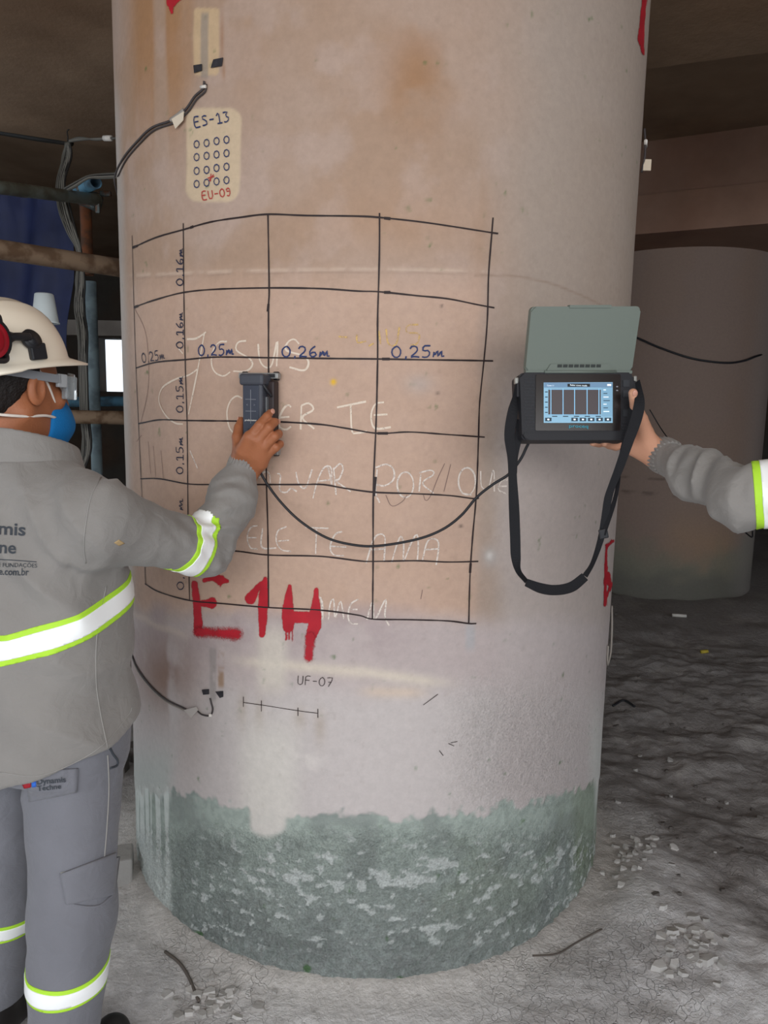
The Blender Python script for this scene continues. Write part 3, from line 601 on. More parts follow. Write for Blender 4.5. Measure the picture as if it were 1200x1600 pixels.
red = new_mat('red_spray_paint', srgb(178, 30, 44), .6, noise=.12, nscale=30)
nt = red.node_tree; N = nt.nodes; L = nt.links; at = N.new('ShaderNodeAttribute'); at.attribute_name = 'cover'
tc = N.new('ShaderNodeTexCoord'); n = N.new('ShaderNodeTexNoise'); n.inputs['Scale'].default_value = 240; n.inputs['Detail'].default_value = 5; L.new(tc.outputs['Object'], n.inputs['Vector'])
q = N.new('ShaderNodeMath'); q.operation = 'MULTIPLY_ADD'; q.inputs[1].default_value = .9; q.inputs[2].default_value = -.45; L.new(n.outputs['Fac'], q.inputs[0])
q2 = N.new('ShaderNodeMath'); q2.operation = 'ADD'; L.new(q.outputs[0], q2.inputs[0]); L.new(at.outputs['Fac'], q2.inputs[1])
r = N.new('ShaderNodeMapRange'); r.inputs['From Min'].default_value = .2; r.inputs['From Max'].default_value = .75; r.inputs['To Max'].default_value = .93; L.new(q2.outputs[0], r.inputs['Value']); L.new(r.outputs[0], N['Principled BSDF'].inputs['Alpha'])
def Zr(ox, oy, s, *sts): return [[(ox+x/s, oy+y/s, r/s) for x, y, r in st] for st in sts]
paint('red_letter', Zr(200, 680, 3.75, [(392, 872, 18), (405, 960, 22), (412, 1060, 22), (415, 1150, 26)], [(450, 850, 12), (500, 828, 20), (545, 850, 28), (585, 855, 8)], [(545, 865, 8), (545, 885, 4)], [(425, 985, 18), (450, 985, 18), (490, 983, 32)]), red, pillar)
paint('red_letter_foot', Zr(200, 680, 3.75, [(420, 1150, 28), (500, 1158, 24), (580, 1162, 26), (635, 1165, 32)]), red, pillar, soft=9, off=0.0018)
paint('red_digit', Zr(200, 680, 3.75, [(806, 842, 14), (795, 950, 27), (790, 1080, 25), (785, 1165, 18)], [(790, 862, 12), (750, 905, 18), (718, 955, 32)]), red, pillar)
paint('red_digit', Zr(200, 680, 3.75, [(948, 885, 12), (942, 950, 24), (938, 1060, 36), (940, 1125, 32)], [(928, 1140, 6), (929, 1195, 5)], [(945, 1140, 6), (945, 1195, 4)], [(964, 1140, 6), (965, 1205, 5)], [(960, 1062, 30), (1090, 1070, 36)], [(1104, 905, 12), (1102, 960, 18), (1096, 1060, 36), (1092, 1120, 38), (1070, 1190, 24)]), red, pillar)
paint('red_paint_run', Zr(200, 680, 3.75, [(1070, 1180, 26), (1058, 1300, 22)]), red, pillar, soft=6, off=0.0018)
paint('red_letter', [[(947, 852, 2), (945, 945, 2.4)], [(948, 853, 2.5), (957, 845, 2)], [(949, 897, 3.5), (951, 912, 4)], [(947, 932, 2), (955, 912, 2.5)]], red, pillar)
paint('red_paint_run', [[(1007, 0, 4), (1002, 40, 4), (1001, 62, 5), (1005, 85, 1.5)]], red, pillar)
paint('red_paint_run', [[(993, 452, 3), (990, 474, 3)]], red, pillar)
paint('red_paint_run', [[(262, -12, 3), (268, 4, 7), (278, -4, 7), (288, -12, 3)], [(267, 4, 4), (269, 20, 1.5)]], red, pillar)

# ------------------------------------------------------------------ gauges and wires fixed to the pillar
m_black = new_mat('black_plastic', srgb(32, 32, 36), .45, .4)
m_tapeb = new_mat('black_tape', srgb(48, 46, 50), .6, noise=.3, nscale=80)
m_wire = new_mat('grey_wire_sheath', srgb(66, 60, 60), .55)
m_wire2 = new_mat('pale_wire', srgb(150, 142, 134), .6)
m_white = new_mat('white_plastic', srgb(214, 208, 200), .5)
def on_pillar(p, off=0.004):
    t_, z_ = CYp(p[0], p[1]); return np.array(CY(t_, z_, off))
def patch_on_pillar(name, quad, off, m, parent, n=6):
    """four image corners -> small sheet lying on the pillar with real thickness"""
    q = [np.array(p, float) for p in quad]; bm = bmesh.new(); vs = []
    for o_ in (off, off-0.0012):
        g = []
        for i in range(n+1):
            for j in range(n+1):
                s_, t_ = i/n, j/n; p = q[0]*(1-s_)*(1-t_)+q[1]*s_*(1-t_)+q[2]*s_*t_+q[3]*(1-s_)*t_
                g.append(bm.verts.new(tuple(on_pillar(p, o_))))
        vs.append(g)
    k = n+1
    for i in range(n):
        for j in range(n):
            for g in vs: bm.faces.new((g[i*k+j], g[(i+1)*k+j], g[(i+1)*k+j+1], g[i*k+j+1]))
    for i in range(n):
        for (a, b_) in (((i)*k, (i+1)*k), (i*k+n, (i+1)*k+n), (i, i+1), (n*k+i, n*k+i+1)): bm.faces.new((vs[0][a], vs[0][b_], vs[1][b_], vs[1][a]))
    return obj(name, bm, m, parent)
path = [(321, 128), (319, 140), (306, 152), (292, 172), (272, 188), (240, 200), (218, 220), (196, 246), (183, 272), (178.5, 292)]
P = [on_pillar(p, .004) for p in path]; P.append(np.array(CY(-1.5, P[-1][2]-.05, .004)))
w0 = empty('sensor_cable', P[0], 'dark twin cable curving up the left of the pillar to the top gauge', 'cable')
tube('wire', catmull(P), .0026, m_wire, w0, 8)
P2 = [on_pillar((x+3, y+4), .0035) for x, y in path[:-1]]; tube('wire', catmull(P2), .002, m_wire, w0, 8)
tube('sleeve', catmull([on_pillar((270, 189), .0045), on_pillar((280, 182), .0045), on_pillar((290, 174), .0045)]), .0055, m_wire2, w0, 10)
patch_on_pillar('paper_tag', [(273, 188), (292, 176), (291, 190), (279, 203)], .0095, new_mat('paper_tag', srgb(214, 200, 180), .8), w0)
tube('clip', [on_pillar((317, 138), .007), on_pillar((325, 137), .007)], .0035, m_white, w0, 8)
g0 = empty('strain_gauge_pads', on_pillar((326, 100)), 'pair of black tape pads below the top cream plaster strip', 'gauge')
patch_on_pillar('tape_pad', [(304, 103), (317, 101), (317, 111), (305, 115)], .004, m_tapeb, g0); patch_on_pillar('tape_pad', [(335, 94), (350, 91), (348, 104), (331, 107)], .004, m_tapeb, g0)
path = [(197, 930), (199, 965), (203, 1000), (213, 1036), (232, 1065), (258, 1090), (292, 1107)]
P = [np.array(CY(-1.45, on_pillar((197, 900))[2], .004))]+[on_pillar(p, .004) for p in path]
w1 = empty('sensor_cable', P[-1], 'thin grey cable sweeping along the lower left of the pillar to the bottom gauge', 'cable')
tube('wire', catmull(P), .0022, m_wire, w1, 8); tube('wire', catmull([p+np.array([.0, -.002, -.005]) for p in P]), .0018, m_wire2, w1, 8)
patch_on_pillar('paper_tag', [(291, 1108), (310, 1103), (313, 1108), (302, 1120)], .008, new_mat('grey_tag', srgb(186, 178, 172), .8), w1)
tube('wire', catmull([on_pillar(p, .004) for p in ((310, 1110), (318, 1116), (330, 1117), (334, 1108), (332, 1098), (330, 1090))]), .0022, m_wire, w1, 8)
box('connector', on_pillar((331, 1116), .005), (.007, .007, .007), m_white, w1)
g1 = empty('strain_gauge_pads', on_pillar((334, 1082)), 'pair of small black pads below the red letters', 'gauge')
patch_on_pillar('tape_pad', [(317, 1077), (328, 1076), (328, 1084), (319, 1085)], .004, m_tapeb, g1); patch_on_pillar('tape_pad', [(338, 1080), (350, 1079), (350, 1088), (345, 1090)], .004, m_tapeb, g1)
# gauge on the right flank of the pillar, seen edge-on
w2 = empty('sensor_cable', CY(1.19, 2.0), 'thin wire and white clip on the right flank of the pillar', 'cable')
def edgeP(y, off=.006, dth=0.0):
    d = ray(990, y); z_ = CAM[2]+d[2]/d[1]*2.15; return np.array(CY(1.23+dth, z_, off))
tube('wire', catmull([edgeP(196), edgeP(215, .01), edgeP(240, .012), edgeP(265, .006)]), .003, m_wire, w2)
tube('clip', [edgeP(219, .012, -.02), edgeP(221, .012, .03)], .005, m_white, w2)
pl = edgeP(254, .012); box('paper_tag', pl+np.array([.008, 0, 0]), (.022, .004, .030), new_mat('pale_tag', srgb(206, 190, 168), .8), w2)
w3 = empty('sensor_cable', CY(1.2, .9), 'thin dangling wire on the right flank below the red letter', 'cable')
tube('wire', catmull([edgeP(950, .004), edgeP(980, .008), edgeP(1020, .01), edgeP(1042, .004), edgeP(1030, .004, -.06), edgeP(1005, .004, -.07)]), .0028, m_wire2, w3)

# ------------------------------------------------------------------ rear pillar
R2, X2, Y2 = .80, 2.44, 6.40
th2 = np.linspace(-pi, pi, 241)[:-1]; z2 = np.linspace(-.15, 2.7, 180); T2, ZZ2 = np.meshgrid(th2, z2, indexing='ij')
c2 = np.ones(T2.shape+(3,))*lin((138, 118, 107)); s2 = T2*R2; nn = fbm(s2*3+50, ZZ2*3+3); n5 = fbm(s2*9+50, ZZ2*9+3)
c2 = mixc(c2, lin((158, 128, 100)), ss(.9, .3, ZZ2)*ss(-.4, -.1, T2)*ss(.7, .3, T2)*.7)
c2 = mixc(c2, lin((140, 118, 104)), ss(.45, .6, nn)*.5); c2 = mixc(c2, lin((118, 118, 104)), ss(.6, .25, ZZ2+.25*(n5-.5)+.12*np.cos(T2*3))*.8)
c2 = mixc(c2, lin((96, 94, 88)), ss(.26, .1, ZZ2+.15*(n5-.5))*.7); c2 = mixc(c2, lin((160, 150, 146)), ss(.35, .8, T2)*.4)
c2 = mixc(c2, lin((84, 66, 58)), np.exp(-((ZZ2-.84+.02*nn)/.012)**2)*ss(.5, .6, n5)*.7+np.exp(-((ZZ2-.95)/.01)**2)*ss(.5, .6, n5)*.6)
V = np.stack([X2+R2*np.sin(T2), Y2-R2*np.cos(T2), ZZ2], -1).reshape(-1, 3); nz2 = len(z2)
i_ = np.arange(240)[:, None]; j_ = np.arange(nz2-1)[None]; i2 = (i_+1) % 240
F2 = np.stack([i_*nz2+j_, i2*nz2+j_, i2*nz2+j_+1, i_*nz2+j_+1], -1).reshape(-1, 4)
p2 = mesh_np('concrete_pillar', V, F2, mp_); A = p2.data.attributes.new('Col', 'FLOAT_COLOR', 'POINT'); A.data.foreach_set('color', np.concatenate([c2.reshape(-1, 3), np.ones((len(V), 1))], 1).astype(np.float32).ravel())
tag(p2, 'shadowed round concrete pillar in the right background under the crossbeam', 'pillar')
def onp2(x, y, off=.01):
    d = ray(x, y); a = d[0]**2+d[1]**2; bb = 2*(d[0]*-X2+d[1]*-Y2); c = X2**2+Y2**2-R2*R2; D = max(bb*bb-4*a*c, 0); t = (-bb-sqrt(D))/(2*a)
    p = CAM+d*t; n = np.array([p[0]-X2, p[1]-Y2, 0])/R2; return p+n*off
tag(tube('hanging_wire', catmull([onp2(880, 500), onp2(960, 515)]+[onp2(x, y) for x, y in ((998, 529), (1030, 543), (1080, 560), (1130, 567), (1160, 564), (1182, 556))]+[np.array([3.3, 6.2, onp2(1185, 545)[2]+.05]), np.array([3.7, 6.6, 2.2])]), .008, m_black), 'black wire drooping across the upper part of the rear pillar', 'wire')
tag(tube('dangling_wire', catmull([W(1015, 640, 5.5), W(1040, 680, 5.4), W(1095, 750, 4.8), W(1140, 805, 4.2), W(1172, 838, 3.9), W(1176, 830, 3.9)]), .004, m_black), 'thin dark wire hanging in front of the rear pillar below the sleeve', 'wire')

# ------------------------------------------------------------------ scaffold, tarpaulin and cables on the left
def steel(name, c, c2, sc=14):
    m = new_mat(name, srgb(*c), .55, .4); nt = m.node_tree; N = nt.nodes; L = nt.links; b = N['Principled BSDF']; tc = N.new('ShaderNodeTexCoord'); n = N.new('ShaderNodeTexNoise'); n.inputs['Scale'].default_value = sc; n.inputs['Detail'].default_value = 6
    L.new(tc.outputs['Object'], n.inputs['Vector']); r = N.new('ShaderNodeMapRange'); r.inputs['From Min'].default_value = .45; r.inputs['From Max'].default_value = .6; L.new(n.outputs['Fac'], r.inputs['Value'])
    mx = N.new('ShaderNodeMix'); mx.data_type = 'RGBA'; mx.inputs[6].default_value = srgb(*c); mx.inputs[7].default_value = srgb(*c2); L.new(r.outputs[0], mx.inputs[0]); L.new(mx.outputs[2], b.inputs['Base Color']); return m
s_teal = steel('weathered_teal_steel', (176, 190, 182), (140, 142, 128)); s_brown = steel('cement_crusted_steel', (150, 128, 106), (110, 86, 66), 22)
s_blue = steel('blue_painted_steel', (84, 130, 156), (60, 84, 100)); s_rust = steel('rusty_steel', (122, 72, 44), (84, 60, 46), 18); s_grey = steel('grey_galvanised_steel', (140, 158, 164), (110, 124, 130))
def hollow(name, P, r, m, parent=None, n=20):
    V1, F1 = tube_geo(P, r, n); V2, F2 = tube_geo(P, r-.004, n); k = len(V1); F = [tuple(f) for f in F1]+[tuple(a+k for a in f[::-1]) for f in F2]
    for e in (0, k-n):
        for i in range(n): F.append((e+i, e+(i+1) % n, k+e+(i+1) % n, k+e+i))
    me = bpy.data.meshes.new(name); me.from_pydata([tuple(v) for v in V1+V2], [], F); me.update(); return put(name, me, m, parent)
def span(x0, y0, Y0, x1, y1, Y1, e0=0.0, e1=0.0):
    a, b_ = W(x0, y0, Y0), W(x1, y1, Y1); d = b_-a; return [a-d*e0, b_+d*e1]
G_SC = 'scaffold tubes on the left'
ev = W(140, 500, 3.25)
t = hollow('scaffold_tube', [(ev[0], ev[1], W(140, 318, 3.25)[2]), (ev[0], ev[1], W(140, 430, 3.25)[2])], .024, s_rust); tag(t, 'rust coloured upper length of the far upright scaffold tube', 'scaffold tube', G_SC)
t = hollow('scaffold_tube', [(ev[0]+.01, ev[1], W(140, 440, 3.25)[2]), (ev[0]+.01, ev[1], -.05)], .024, s_grey); tag(t, 'pale grey blue upright scaffold tube standing beside the pillar', 'scaffold tube', G_SC)
t = hollow('scaffold_tube', span(0, 293, 2.75, 150, 312, 3.18, 1.2, .02), .024, s_teal); tag(t, 'greenish scaffold tube running level above the blue tarpaulin', 'scaffold tube', G_SC)
t = hollow('scaffold_tube', span(0, 390, 2.1, 183, 418, 2.32, 1.0, .9), .0275, s_brown); tag(t, 'thick brown cement crusted scaffold tube crossing the blue tarpaulin', 'scaffold tube', G_SC)
t = hollow('scaffold_tube', span(60, 629, 3.5, 190, 627, 3.5, 1.5, 1.2), .024, s_blue); tag(t, 'blue grey level tube just under the bright opening', 'scaffold tube', G_SC)
t = hollow('scaffold_tube', span(60, 650, 3.0, 190, 653, 3.0, 1.5, 1.2), .028, s_brown); tag(t, 'brown level tube, lowest of those seen beside the mask', 'scaffold tube', G_SC)
cpz = W(70, 484, 2.5); t = hollow('scaffold_tube', [(cpz[0], cpz[1], cpz[2]+.03), (cpz[0], cpz[1], -.05)], .024, s_blue); tag(t, 'blue upright scaffold tube behind the white hard hat', 'scaffold tube', G_SC)
t = hollow('scaffold_tube', [W(122, 297, 3.26), W(150, 285, 3.05)], .024, s_blue); tag(t, 'short open ended blue tube pointing out of the scaffold joint', 'scaffold tube', G_SC)
bm = bmesh.new(); c = W(140, 312, 3.22)
add_box(bm, c, (.09, .075, .07), Matrix.Rotation(.3, 3, 'Y'), .012); add_box(bm, c+np.array([.075, -.02, .02]), (.05, .02, .02), None, .004); add_box(bm, c+np.array([.05, -.04, -.035]), (.018, .018, .06), None, .003); add_box(bm, c+np.array([-.02, -.03, .05]), (.05, .03, .04), Matrix.Rotation(-.4, 3, 'Y'), .006)
t = obj('scaffold_clamp', bm, steel('clamp_iron', (86, 96, 96), (96, 66, 48), 40)); tag(t, 'iron scaffold clamp at the top of the upright tube', 'clamp')
# cup on the blue tube
bm = bmesh.new(); r0, r1, hh = .043, .030, .098; z0 = cpz[2]-.045; nseg = 28; rows = [(r0+.002, 0), (r0+.002, .004), (r0, .005), (r1, hh-.003), (r1-.004, hh), (r1-.006, hh), (r1-.006, hh-.004), (0.0005, hh-.004), (0.0005, hh-.006), (r1-.0025, hh-.006), (r0-.0015, .0)]
vv = [[bm.verts.new((cpz[0]+r*cos(2*pi*k/nseg), cpz[1]+r*sin(2*pi*k/nseg), z0+z)) for k in range(nseg)] for r, z in rows]
for a, b_ in zip(vv, vv[1:]+vv[:1]):
    for k in range(nseg): bm.faces.new((a[k], a[(k+1) % nseg], b_[(k+1) % nseg], b_[k]))
t = obj('plastic_cup', bm, new_mat('translucent_white_plastic', srgb(216, 226, 228), .35, .5), None, True); tag(t, 'white plastic cup upturned on the blue tube behind the hard hat', 'cup')
# tarpaulin
U_ = np.linspace(0, 1, 60); Vq = np.linspace(0, 1, 50); UU, VV = np.meshgrid(U_, Vq, indexing='ij')
x0t, x1t = W(0, 400, 3.4)[0]-1.5, W(110, 400, 3.4)[0]; zt, zb = W(50, 304, 3.4)[2], W(50, 560, 3.4)[2]
xx = x0t+(x1t-x0t)*UU+.03*np.sin(VV*5)*UU; zz_ = zt+(zb-zt)*VV; yy = 3.4+.04*np.sin(xx*14+VV*2)+.05*(fbm(xx*4, zz_*4)-.5)+.02*np.sin(xx*37+2*VV)
V1 = np.stack([xx, yy, zz_], -1).reshape(-1, 3); V2 = V1+np.array([0, .003, 0]); a = (np.arange(59)[:, None]*50+np.arange(49)[None]); Fa = np.stack([a, a+50, a+51, a+1], -1).reshape(-1, 4)
t = mesh_np('tarpaulin', np.concatenate([V1, V2]), np.concatenate([Fa, Fa[:, ::-1]+3000]), new_mat('blue_tarpaulin', srgb(30, 38, 72), .6, .3, noise=.25, nscale=8)); tag(t, 'dark blue tarpaulin hanging behind the scaffold tubes', 'tarpaulin')
# hanging cable bundle
k0 = empty('cable_bundle', W(108, 225, 3.2), 'long bundle of loose grey cables hanging down beside the scaffold upright', 'cables')
m_c = [new_mat('cable_grey', srgb(86, 84, 78), .6), new_mat('cable_dark', srgb(40, 38, 36), .6), new_mat('cable_pale', srgb(118, 114, 106), .6)]
for i in range(14):
    s_ = (i-6.5)/6.5; j = random.uniform(-6, 6)
    pts = [(106+3*s_, 222, 3.2), (103+5*s_+j, 245, 3.2), (95+6*s_, 285, 3.15), (98+8*s_+j, 325, 3.12), (112+7*s_, 362, 3.1), (124+3*s_, 394, 3.1), (124+5*s_+j, 440, 3.1), (124+7*s_, 480, 3.12), (127+6*s_+j, 520, 3.1), (130+6*s_, 570, 3.1), (132+6*s_, 640, 3.12), (134+5*s_+j, 700, 3.12), (126+4*s_, 745, 3.12), (126+8*s_, 800, 3.1)]
    tube('cable', catmull([W(*p) for p in pts], 5), .0042, m_c[i % 3], k0, 6)
k1 = empty('cable_bundle', W(175, 216, 3.2), 'short bundle of pale wires running level to the pillar under the ceiling', 'cables')
for i in range(5):
    j = random.uniform(-1.5, 1.5); tube('cable', catmull([W(108, 220+j, 3.2), W(125, 216+2*j, 3.15), W(150, 218-j, 3.05), W(172, 216, 3.0), W(200, 216, 2.95)]), .004, m_c[2 if i % 2 else 0], k1, 6)
tube('connector', [W(163, 216, 3.02), W(174, 216, 3.0)], .011, m_white, k1, 10)
k2 = empty('cable_bundle', W(130, 280, 3.05), 'thin wires looped over the scaffold clamp towards the pillar', 'cables')
for i in range(4):
    j = i*2.2; tube('cable', catmull([W(100, 295+j, 3.05), W(118, 285+j, 3.0), W(138, 275+j*.6, 3.0), W(160, 272+j, 3.0), W(200, 270+j, 2.9)]), .004, m_c[i % 3], k2, 6)
t = tube('ceiling_conduit', [W(-60, 196, 3.9), W(0, 206, 3.82), W(60, 216, 3.78), W(112, 223, 3.72)], .016, m_c[1], None, 8); tag(t, 'dark conduit running along the ceiling edge at top left', 'conduit')
t = tube('loose_wire', catmull([W(105, 226, 3.55), W(106, 215, 3.55), W(105, 205, 3.55), np.array([W(110, 205, 3.55)[0], 3.55, 2.705])]), .003, m_c[1], None, 6); tag(t, 'thin bent wire hooked to the ceiling above the cable bundle', 'wire')

# ------------------------------------------------------------------ bits lying on the ground
m_st = [new_mat('pale_mud_chip', srgb(186, 182, 178), .85, bump=.003), new_mat('grey_mud_chip', srgb(160, 156, 152), .85, bump=.003), new_mat('dark_clod', srgb(92, 86, 82), .9, bump=.003)]
def chip(x, y, r, flat, m, name='mud_flake', label='', group=''):
    bm = bmesh.new(); n = random.randint(5, 7); ph = random.random()*6; top = []; bot = []; zt_ = gz(x, y); ti = random.uniform(-.3, .3); tj = random.uniform(-.3, .3)
    for k in range(n):
        a = ph+2*pi*k/n+random.uniform(-.25, .25); rr = r*random.uniform(.65, 1.15); dx, dy = rr*cos(a), rr*sin(a)*.75; zc = zt_+dx*ti+dy*tj
        top.append(bm.verts.new((x+dx*.85, y+dy*.85, zc+flat))); bot.append(bm.verts.new((x+dx, y+dy, zc-.004)))
    bm.faces.new(top); bm.faces.new(bot[::-1])
    for k in range(n): bm.faces.new((top[k], bot[k], bot[(k+1) % n], top[(k+1) % n]))
    o = obj(name, bm, m); return tag(o, label, 'mud' if name == 'mud_flake' else 'stone', group or None)
for i in range(34):
    c = WZ(random.gauss(1080, 22), random.gauss(1500, 26), 0); chip(c[0], c[1], random.uniform(.010, .026), random.uniform(.006, .013), m_st[i % 3 > 1], 'mud_flake', 'pale dried mud flake in the cracked patch at lower right', 'mud flakes in the cracked patch at lower right')
for i in range(30):
    c = WZ(random.gauss(975, 18)+i*1.2, random.gauss(1330, 22), 0.03)
    if (c[0]-PX)**2+(c[1]-PY)**2 > (PR+.03)**2: chip(c[0], c[1], random.uniform(.008, .018), .009, m_st[i % 2], 'mud_flake', 'small grey clod in the heap right against the pillar foot', 'clods heaped right of the pillar foot')
for i in range(26):
    c = WZ(random.gauss(330, 45), random.gauss(1568, 16), 0)
    if (c[0]-PX)**2+(c[1]-PY)**2 > (PR+.04)**2: chip(c[0], c[1], random.uniform(.008, .022), random.uniform(.004, .009), m_st[i % 2], 'mud_flake', 'thin dried mud flake in front of the pillar at lower left', 'mud flakes in front of the pillar at lower left')
for i in range(44):
    a, b_ = random.uniform(960, 1210), random.uniform(960, 1420); c = WZ(a, b_, 0)
    if (c[0]-PX)**2+(c[1]-PY)**2 > (PR+.04)**2: chip(c[0], c[1], random.uniform(.006, .018), random.uniform(.004, .010), m_st[random.choice((1, 2, 2, 2))], 'pebble', 'small stone strewn on the dark mud right of the pillar', 'stones strewn on the dark mud at right')
c = WZ(868, 1610-3, 0) if False else WZ(1036, 1430, .02); o = chip(c[0], c[1], .016, .012, m_st[0], 'pebble', 'larger pale stone alone on the mud right of the pillar base')
def stick(name, pts, r, m, label, cat):
    P = [];
    for x, y in pts: c = WZ(x, y, 0); P.append((c[0], c[1], gz(c[0], c[1])+r*.9))
    return tag(tube(name, catmull(P), r, m, None, 8), label, cat)
m_twig = new_mat('grey_twig', srgb(96, 88, 82), .8)
stick('twig', [(258, 1490), (280, 1508), (296, 1530), (306, 1555), (311, 1566)], .004, m_twig, 'curved grey twig on the mud at lower left', 'twig')
stick('twig', [(832, 1498), (870, 1492), (900, 1475), (940, 1458)], .0022, m_twig, 'thin twig on the mud below the right side of the pillar', 'twig')
stick('twig', [(958, 1096), (975, 1092), (992, 1100)], .006, m_black, 'short black root poking out beside the pillar at right', 'twig')
stick('paper_scrap', [(1050, 964), (1072, 965)], .012, m_white, 'white scrap lying before the rear pillar', 'litter')
stick('yellow_scrap', [(1095, 1018), (1106, 1018)], .011, new_mat('yellow_scrap', srgb(180, 160, 60), .7), 'small yellow scrap on the dark ground at right', 'litter')
bm = bmesh.new()
c = WZ(200, 1372, 0); add_box(bm, (c[0]-.02, c[1], .03), (.07, .09, .11), Matrix.Rotation(.3, 3, 'Z'), .006); tag(obj('concrete_block', bm, m_st[1]), 'small pale block on the ground between trouser leg and pillar', 'block')
for i in range(40):
    x, y = random.uniform(-2.2, -.95), random.uniform(2.6, 6.0); chip(x, y, random.uniform(.03, .09), random.uniform(.02, .07), m_st[2], 'rubble_stone', 'dark rubble stone in the gloom left of the pillar', 'rubble stones left of the pillar')

# ------------------------------------------------------------------ people
def fabric(name, c):
    m = new_mat(name, srgb(*c), .9, .15, noise=.06, nscale=9); nt = m.node_tree; N = nt.nodes; L = nt.links; b = N['Principled BSDF']; tc = N.new('ShaderNodeTexCoord')
    w = N.new('ShaderNodeTexNoise'); w.inputs['Scale'].default_value = 420; w.inputs['Detail'].default_value = 2; L.new(tc.outputs['Object'], w.inputs['Vector'])
    n = N.new('ShaderNodeTexNoise'); n.inputs['Scale'].default_value = 26; n.inputs['Detail'].default_value = 3; n.inputs['Distortion'].default_value = .6; L.new(tc.outputs['Object'], n.inputs['Vector'])
    q = N.new('ShaderNodeMath'); q.operation = 'MULTIPLY_ADD'; q.inputs[1].default_value = .06; L.new(w.outputs['Fac'], q.inputs[0]); L.new(n.outputs['Fac'], q.inputs[2])
    bp = N.new('ShaderNodeBump'); bp.inputs['Distance'].default_value = .006; bp.inputs['Strength'].default_value = .7; L.new(q.outputs[0], bp.inputs['Height']); L.new(bp.outputs[0], b.inputs['Normal'])
    b.inputs['Sheen Weight'].default_value = .15; return m
m_jacket = fabric('grey_work_cloth', (136, 132, 128)); m_trou = fabric('blue_grey_work_cloth', (116, 116, 122))
m_skin = new_mat('brown_skin', srgb(158, 98, 66), .5, .35, noise=.06, nscale=25, bump=.0006, bscale=220); m_skin.node_tree.nodes['Principled BSDF'].inputs['Subsurface Weight'].default_value = .05
m_skin2 = new_mat('tan_skin', srgb(204, 150, 122), .5, .35, noise=.05, nscale=25, bump=.0006, bscale=220)
m_nail = new_mat('fingernail', srgb(205, 150, 130), .3, .5)
m_hair = new_mat('black_hair', srgb(26, 20, 18), .6, .3, noise=.3, nscale=120, bump=.003, bscale=240)
m_refl = new_mat('silver_reflective_tape', (.96, .97, .96, 1), .35, .6); m_lime = new_mat('lime_fabric', srgb(178, 226, 60), .6)
m_helm = new_mat('cream_white_shell', srgb(238, 226, 206), .28, .5, coat=.3)
m_maskb = new_mat('blue_respirator_felt', srgb(24, 112, 176), .8, .2, bump=.001, bscale=300)
m_strap = new_mat('white_elastic', srgb(226, 214, 204), .8)
m_seam = new_mat('seam_thread', srgb(146, 143, 139), .9); m_fold = new_mat('dark_print', srgb(62, 66, 72), .8)
m_redm = new_mat('red_muff_shell', srgb(150, 20, 34), .35, .5)
m_clear = new_mat('clear_goggle_plastic', (.62, .66, .68, 1), .12, .5, trans=.75); m_gstrap = new_mat('grey_goggle_strap', srgb(128, 130, 134), .7)

def bnd(pts, pad):
    a = np.array(pts); return a.min(0)-pad, a.max(0)+pad
def folds(P, d, segs, amp, freq, thr=.02):
    """cloth folds running around a limb near the given segments"""
    m = np.abs(d) < thr
    if not m.any(): return d
    Q = P[m].astype(float); out = np.zeros(len(Q))
    for (a, b_, A, along, across, seed) in segs:
        a = np.array(a, float); b_ = np.array(b_, float); t = (b_-a)/np.linalg.norm(b_-a); u = np.cross(t, [.3, .9, .1]); u /= np.linalg.norm(u); v = np.cross(t, u)
        ab = b_-a; s_ = np.clip(((Q-a)@ab)/(ab@ab), 0, 1); dist = np.linalg.norm(Q-a-s_[:, None]*ab, axis=1); w = np.exp(-(dist/.11)**4)
        x = (Q-a)@t; y = (Q-a)@u; z = (Q-a)@v; x = x+.45*y+.35*z
        nn = noise3(x*along+seed, y*across+seed*2, z*across+seed*3); n2 = noise3(x*along*2.1+seed, y*across*1.7+9, z*across*1.7)
        n4 = noise3(x*along*.45+seed+31, y*across*.6+2, z*across*.6); out += A*w*(np.clip(1-np.abs(nn-.5)*5, -1, 1)*ss(.3, .6, n4)*1.1+(n2-.5)*.7)
    d = d.copy(); d[m] = d[m]-out; return d
class Body:
    def __init__(s, O, phi): s.O = np.array([O[0], O[1], 0.0]); s.f = np.array([cos(phi), sin(phi), 0]); s.r = np.array([sin(phi), -cos(phi), 0]); s.u = np.array([0, 0, 1.0])
    def P(s, r, f, z): return s.O+s.r*r+s.f*f+s.u*z
    def loc(s, P): q = P-s.O.astype(np.float32); return q@s.r.astype(np.float32), q@s.f.astype(np.float32), q[..., 2]
def loft_sdf(bd, st, zlo_fn, zhi, ex=2.4, k=.02):
    st = np.array(st)
    def fn(P):
        r, f, z = bd.loc(P); a = np.interp(z, st[:, 0], st[:, 1]).astype(np.float32); b_ = np.interp(z, st[:, 0], st[:, 2]).astype(np.float32); c = np.interp(z, st[:, 0], st[:, 3]).astype(np.float32)
        n = (np.abs(r/a)**ex+np.abs((f-c)/b_)**ex)**(1/ex); d = (n-1)*np.minimum(a, b_)
        d = smax(d, zlo_fn(r, f)-z, k*.4); return smax(d, z-zhi, k)
    return fn
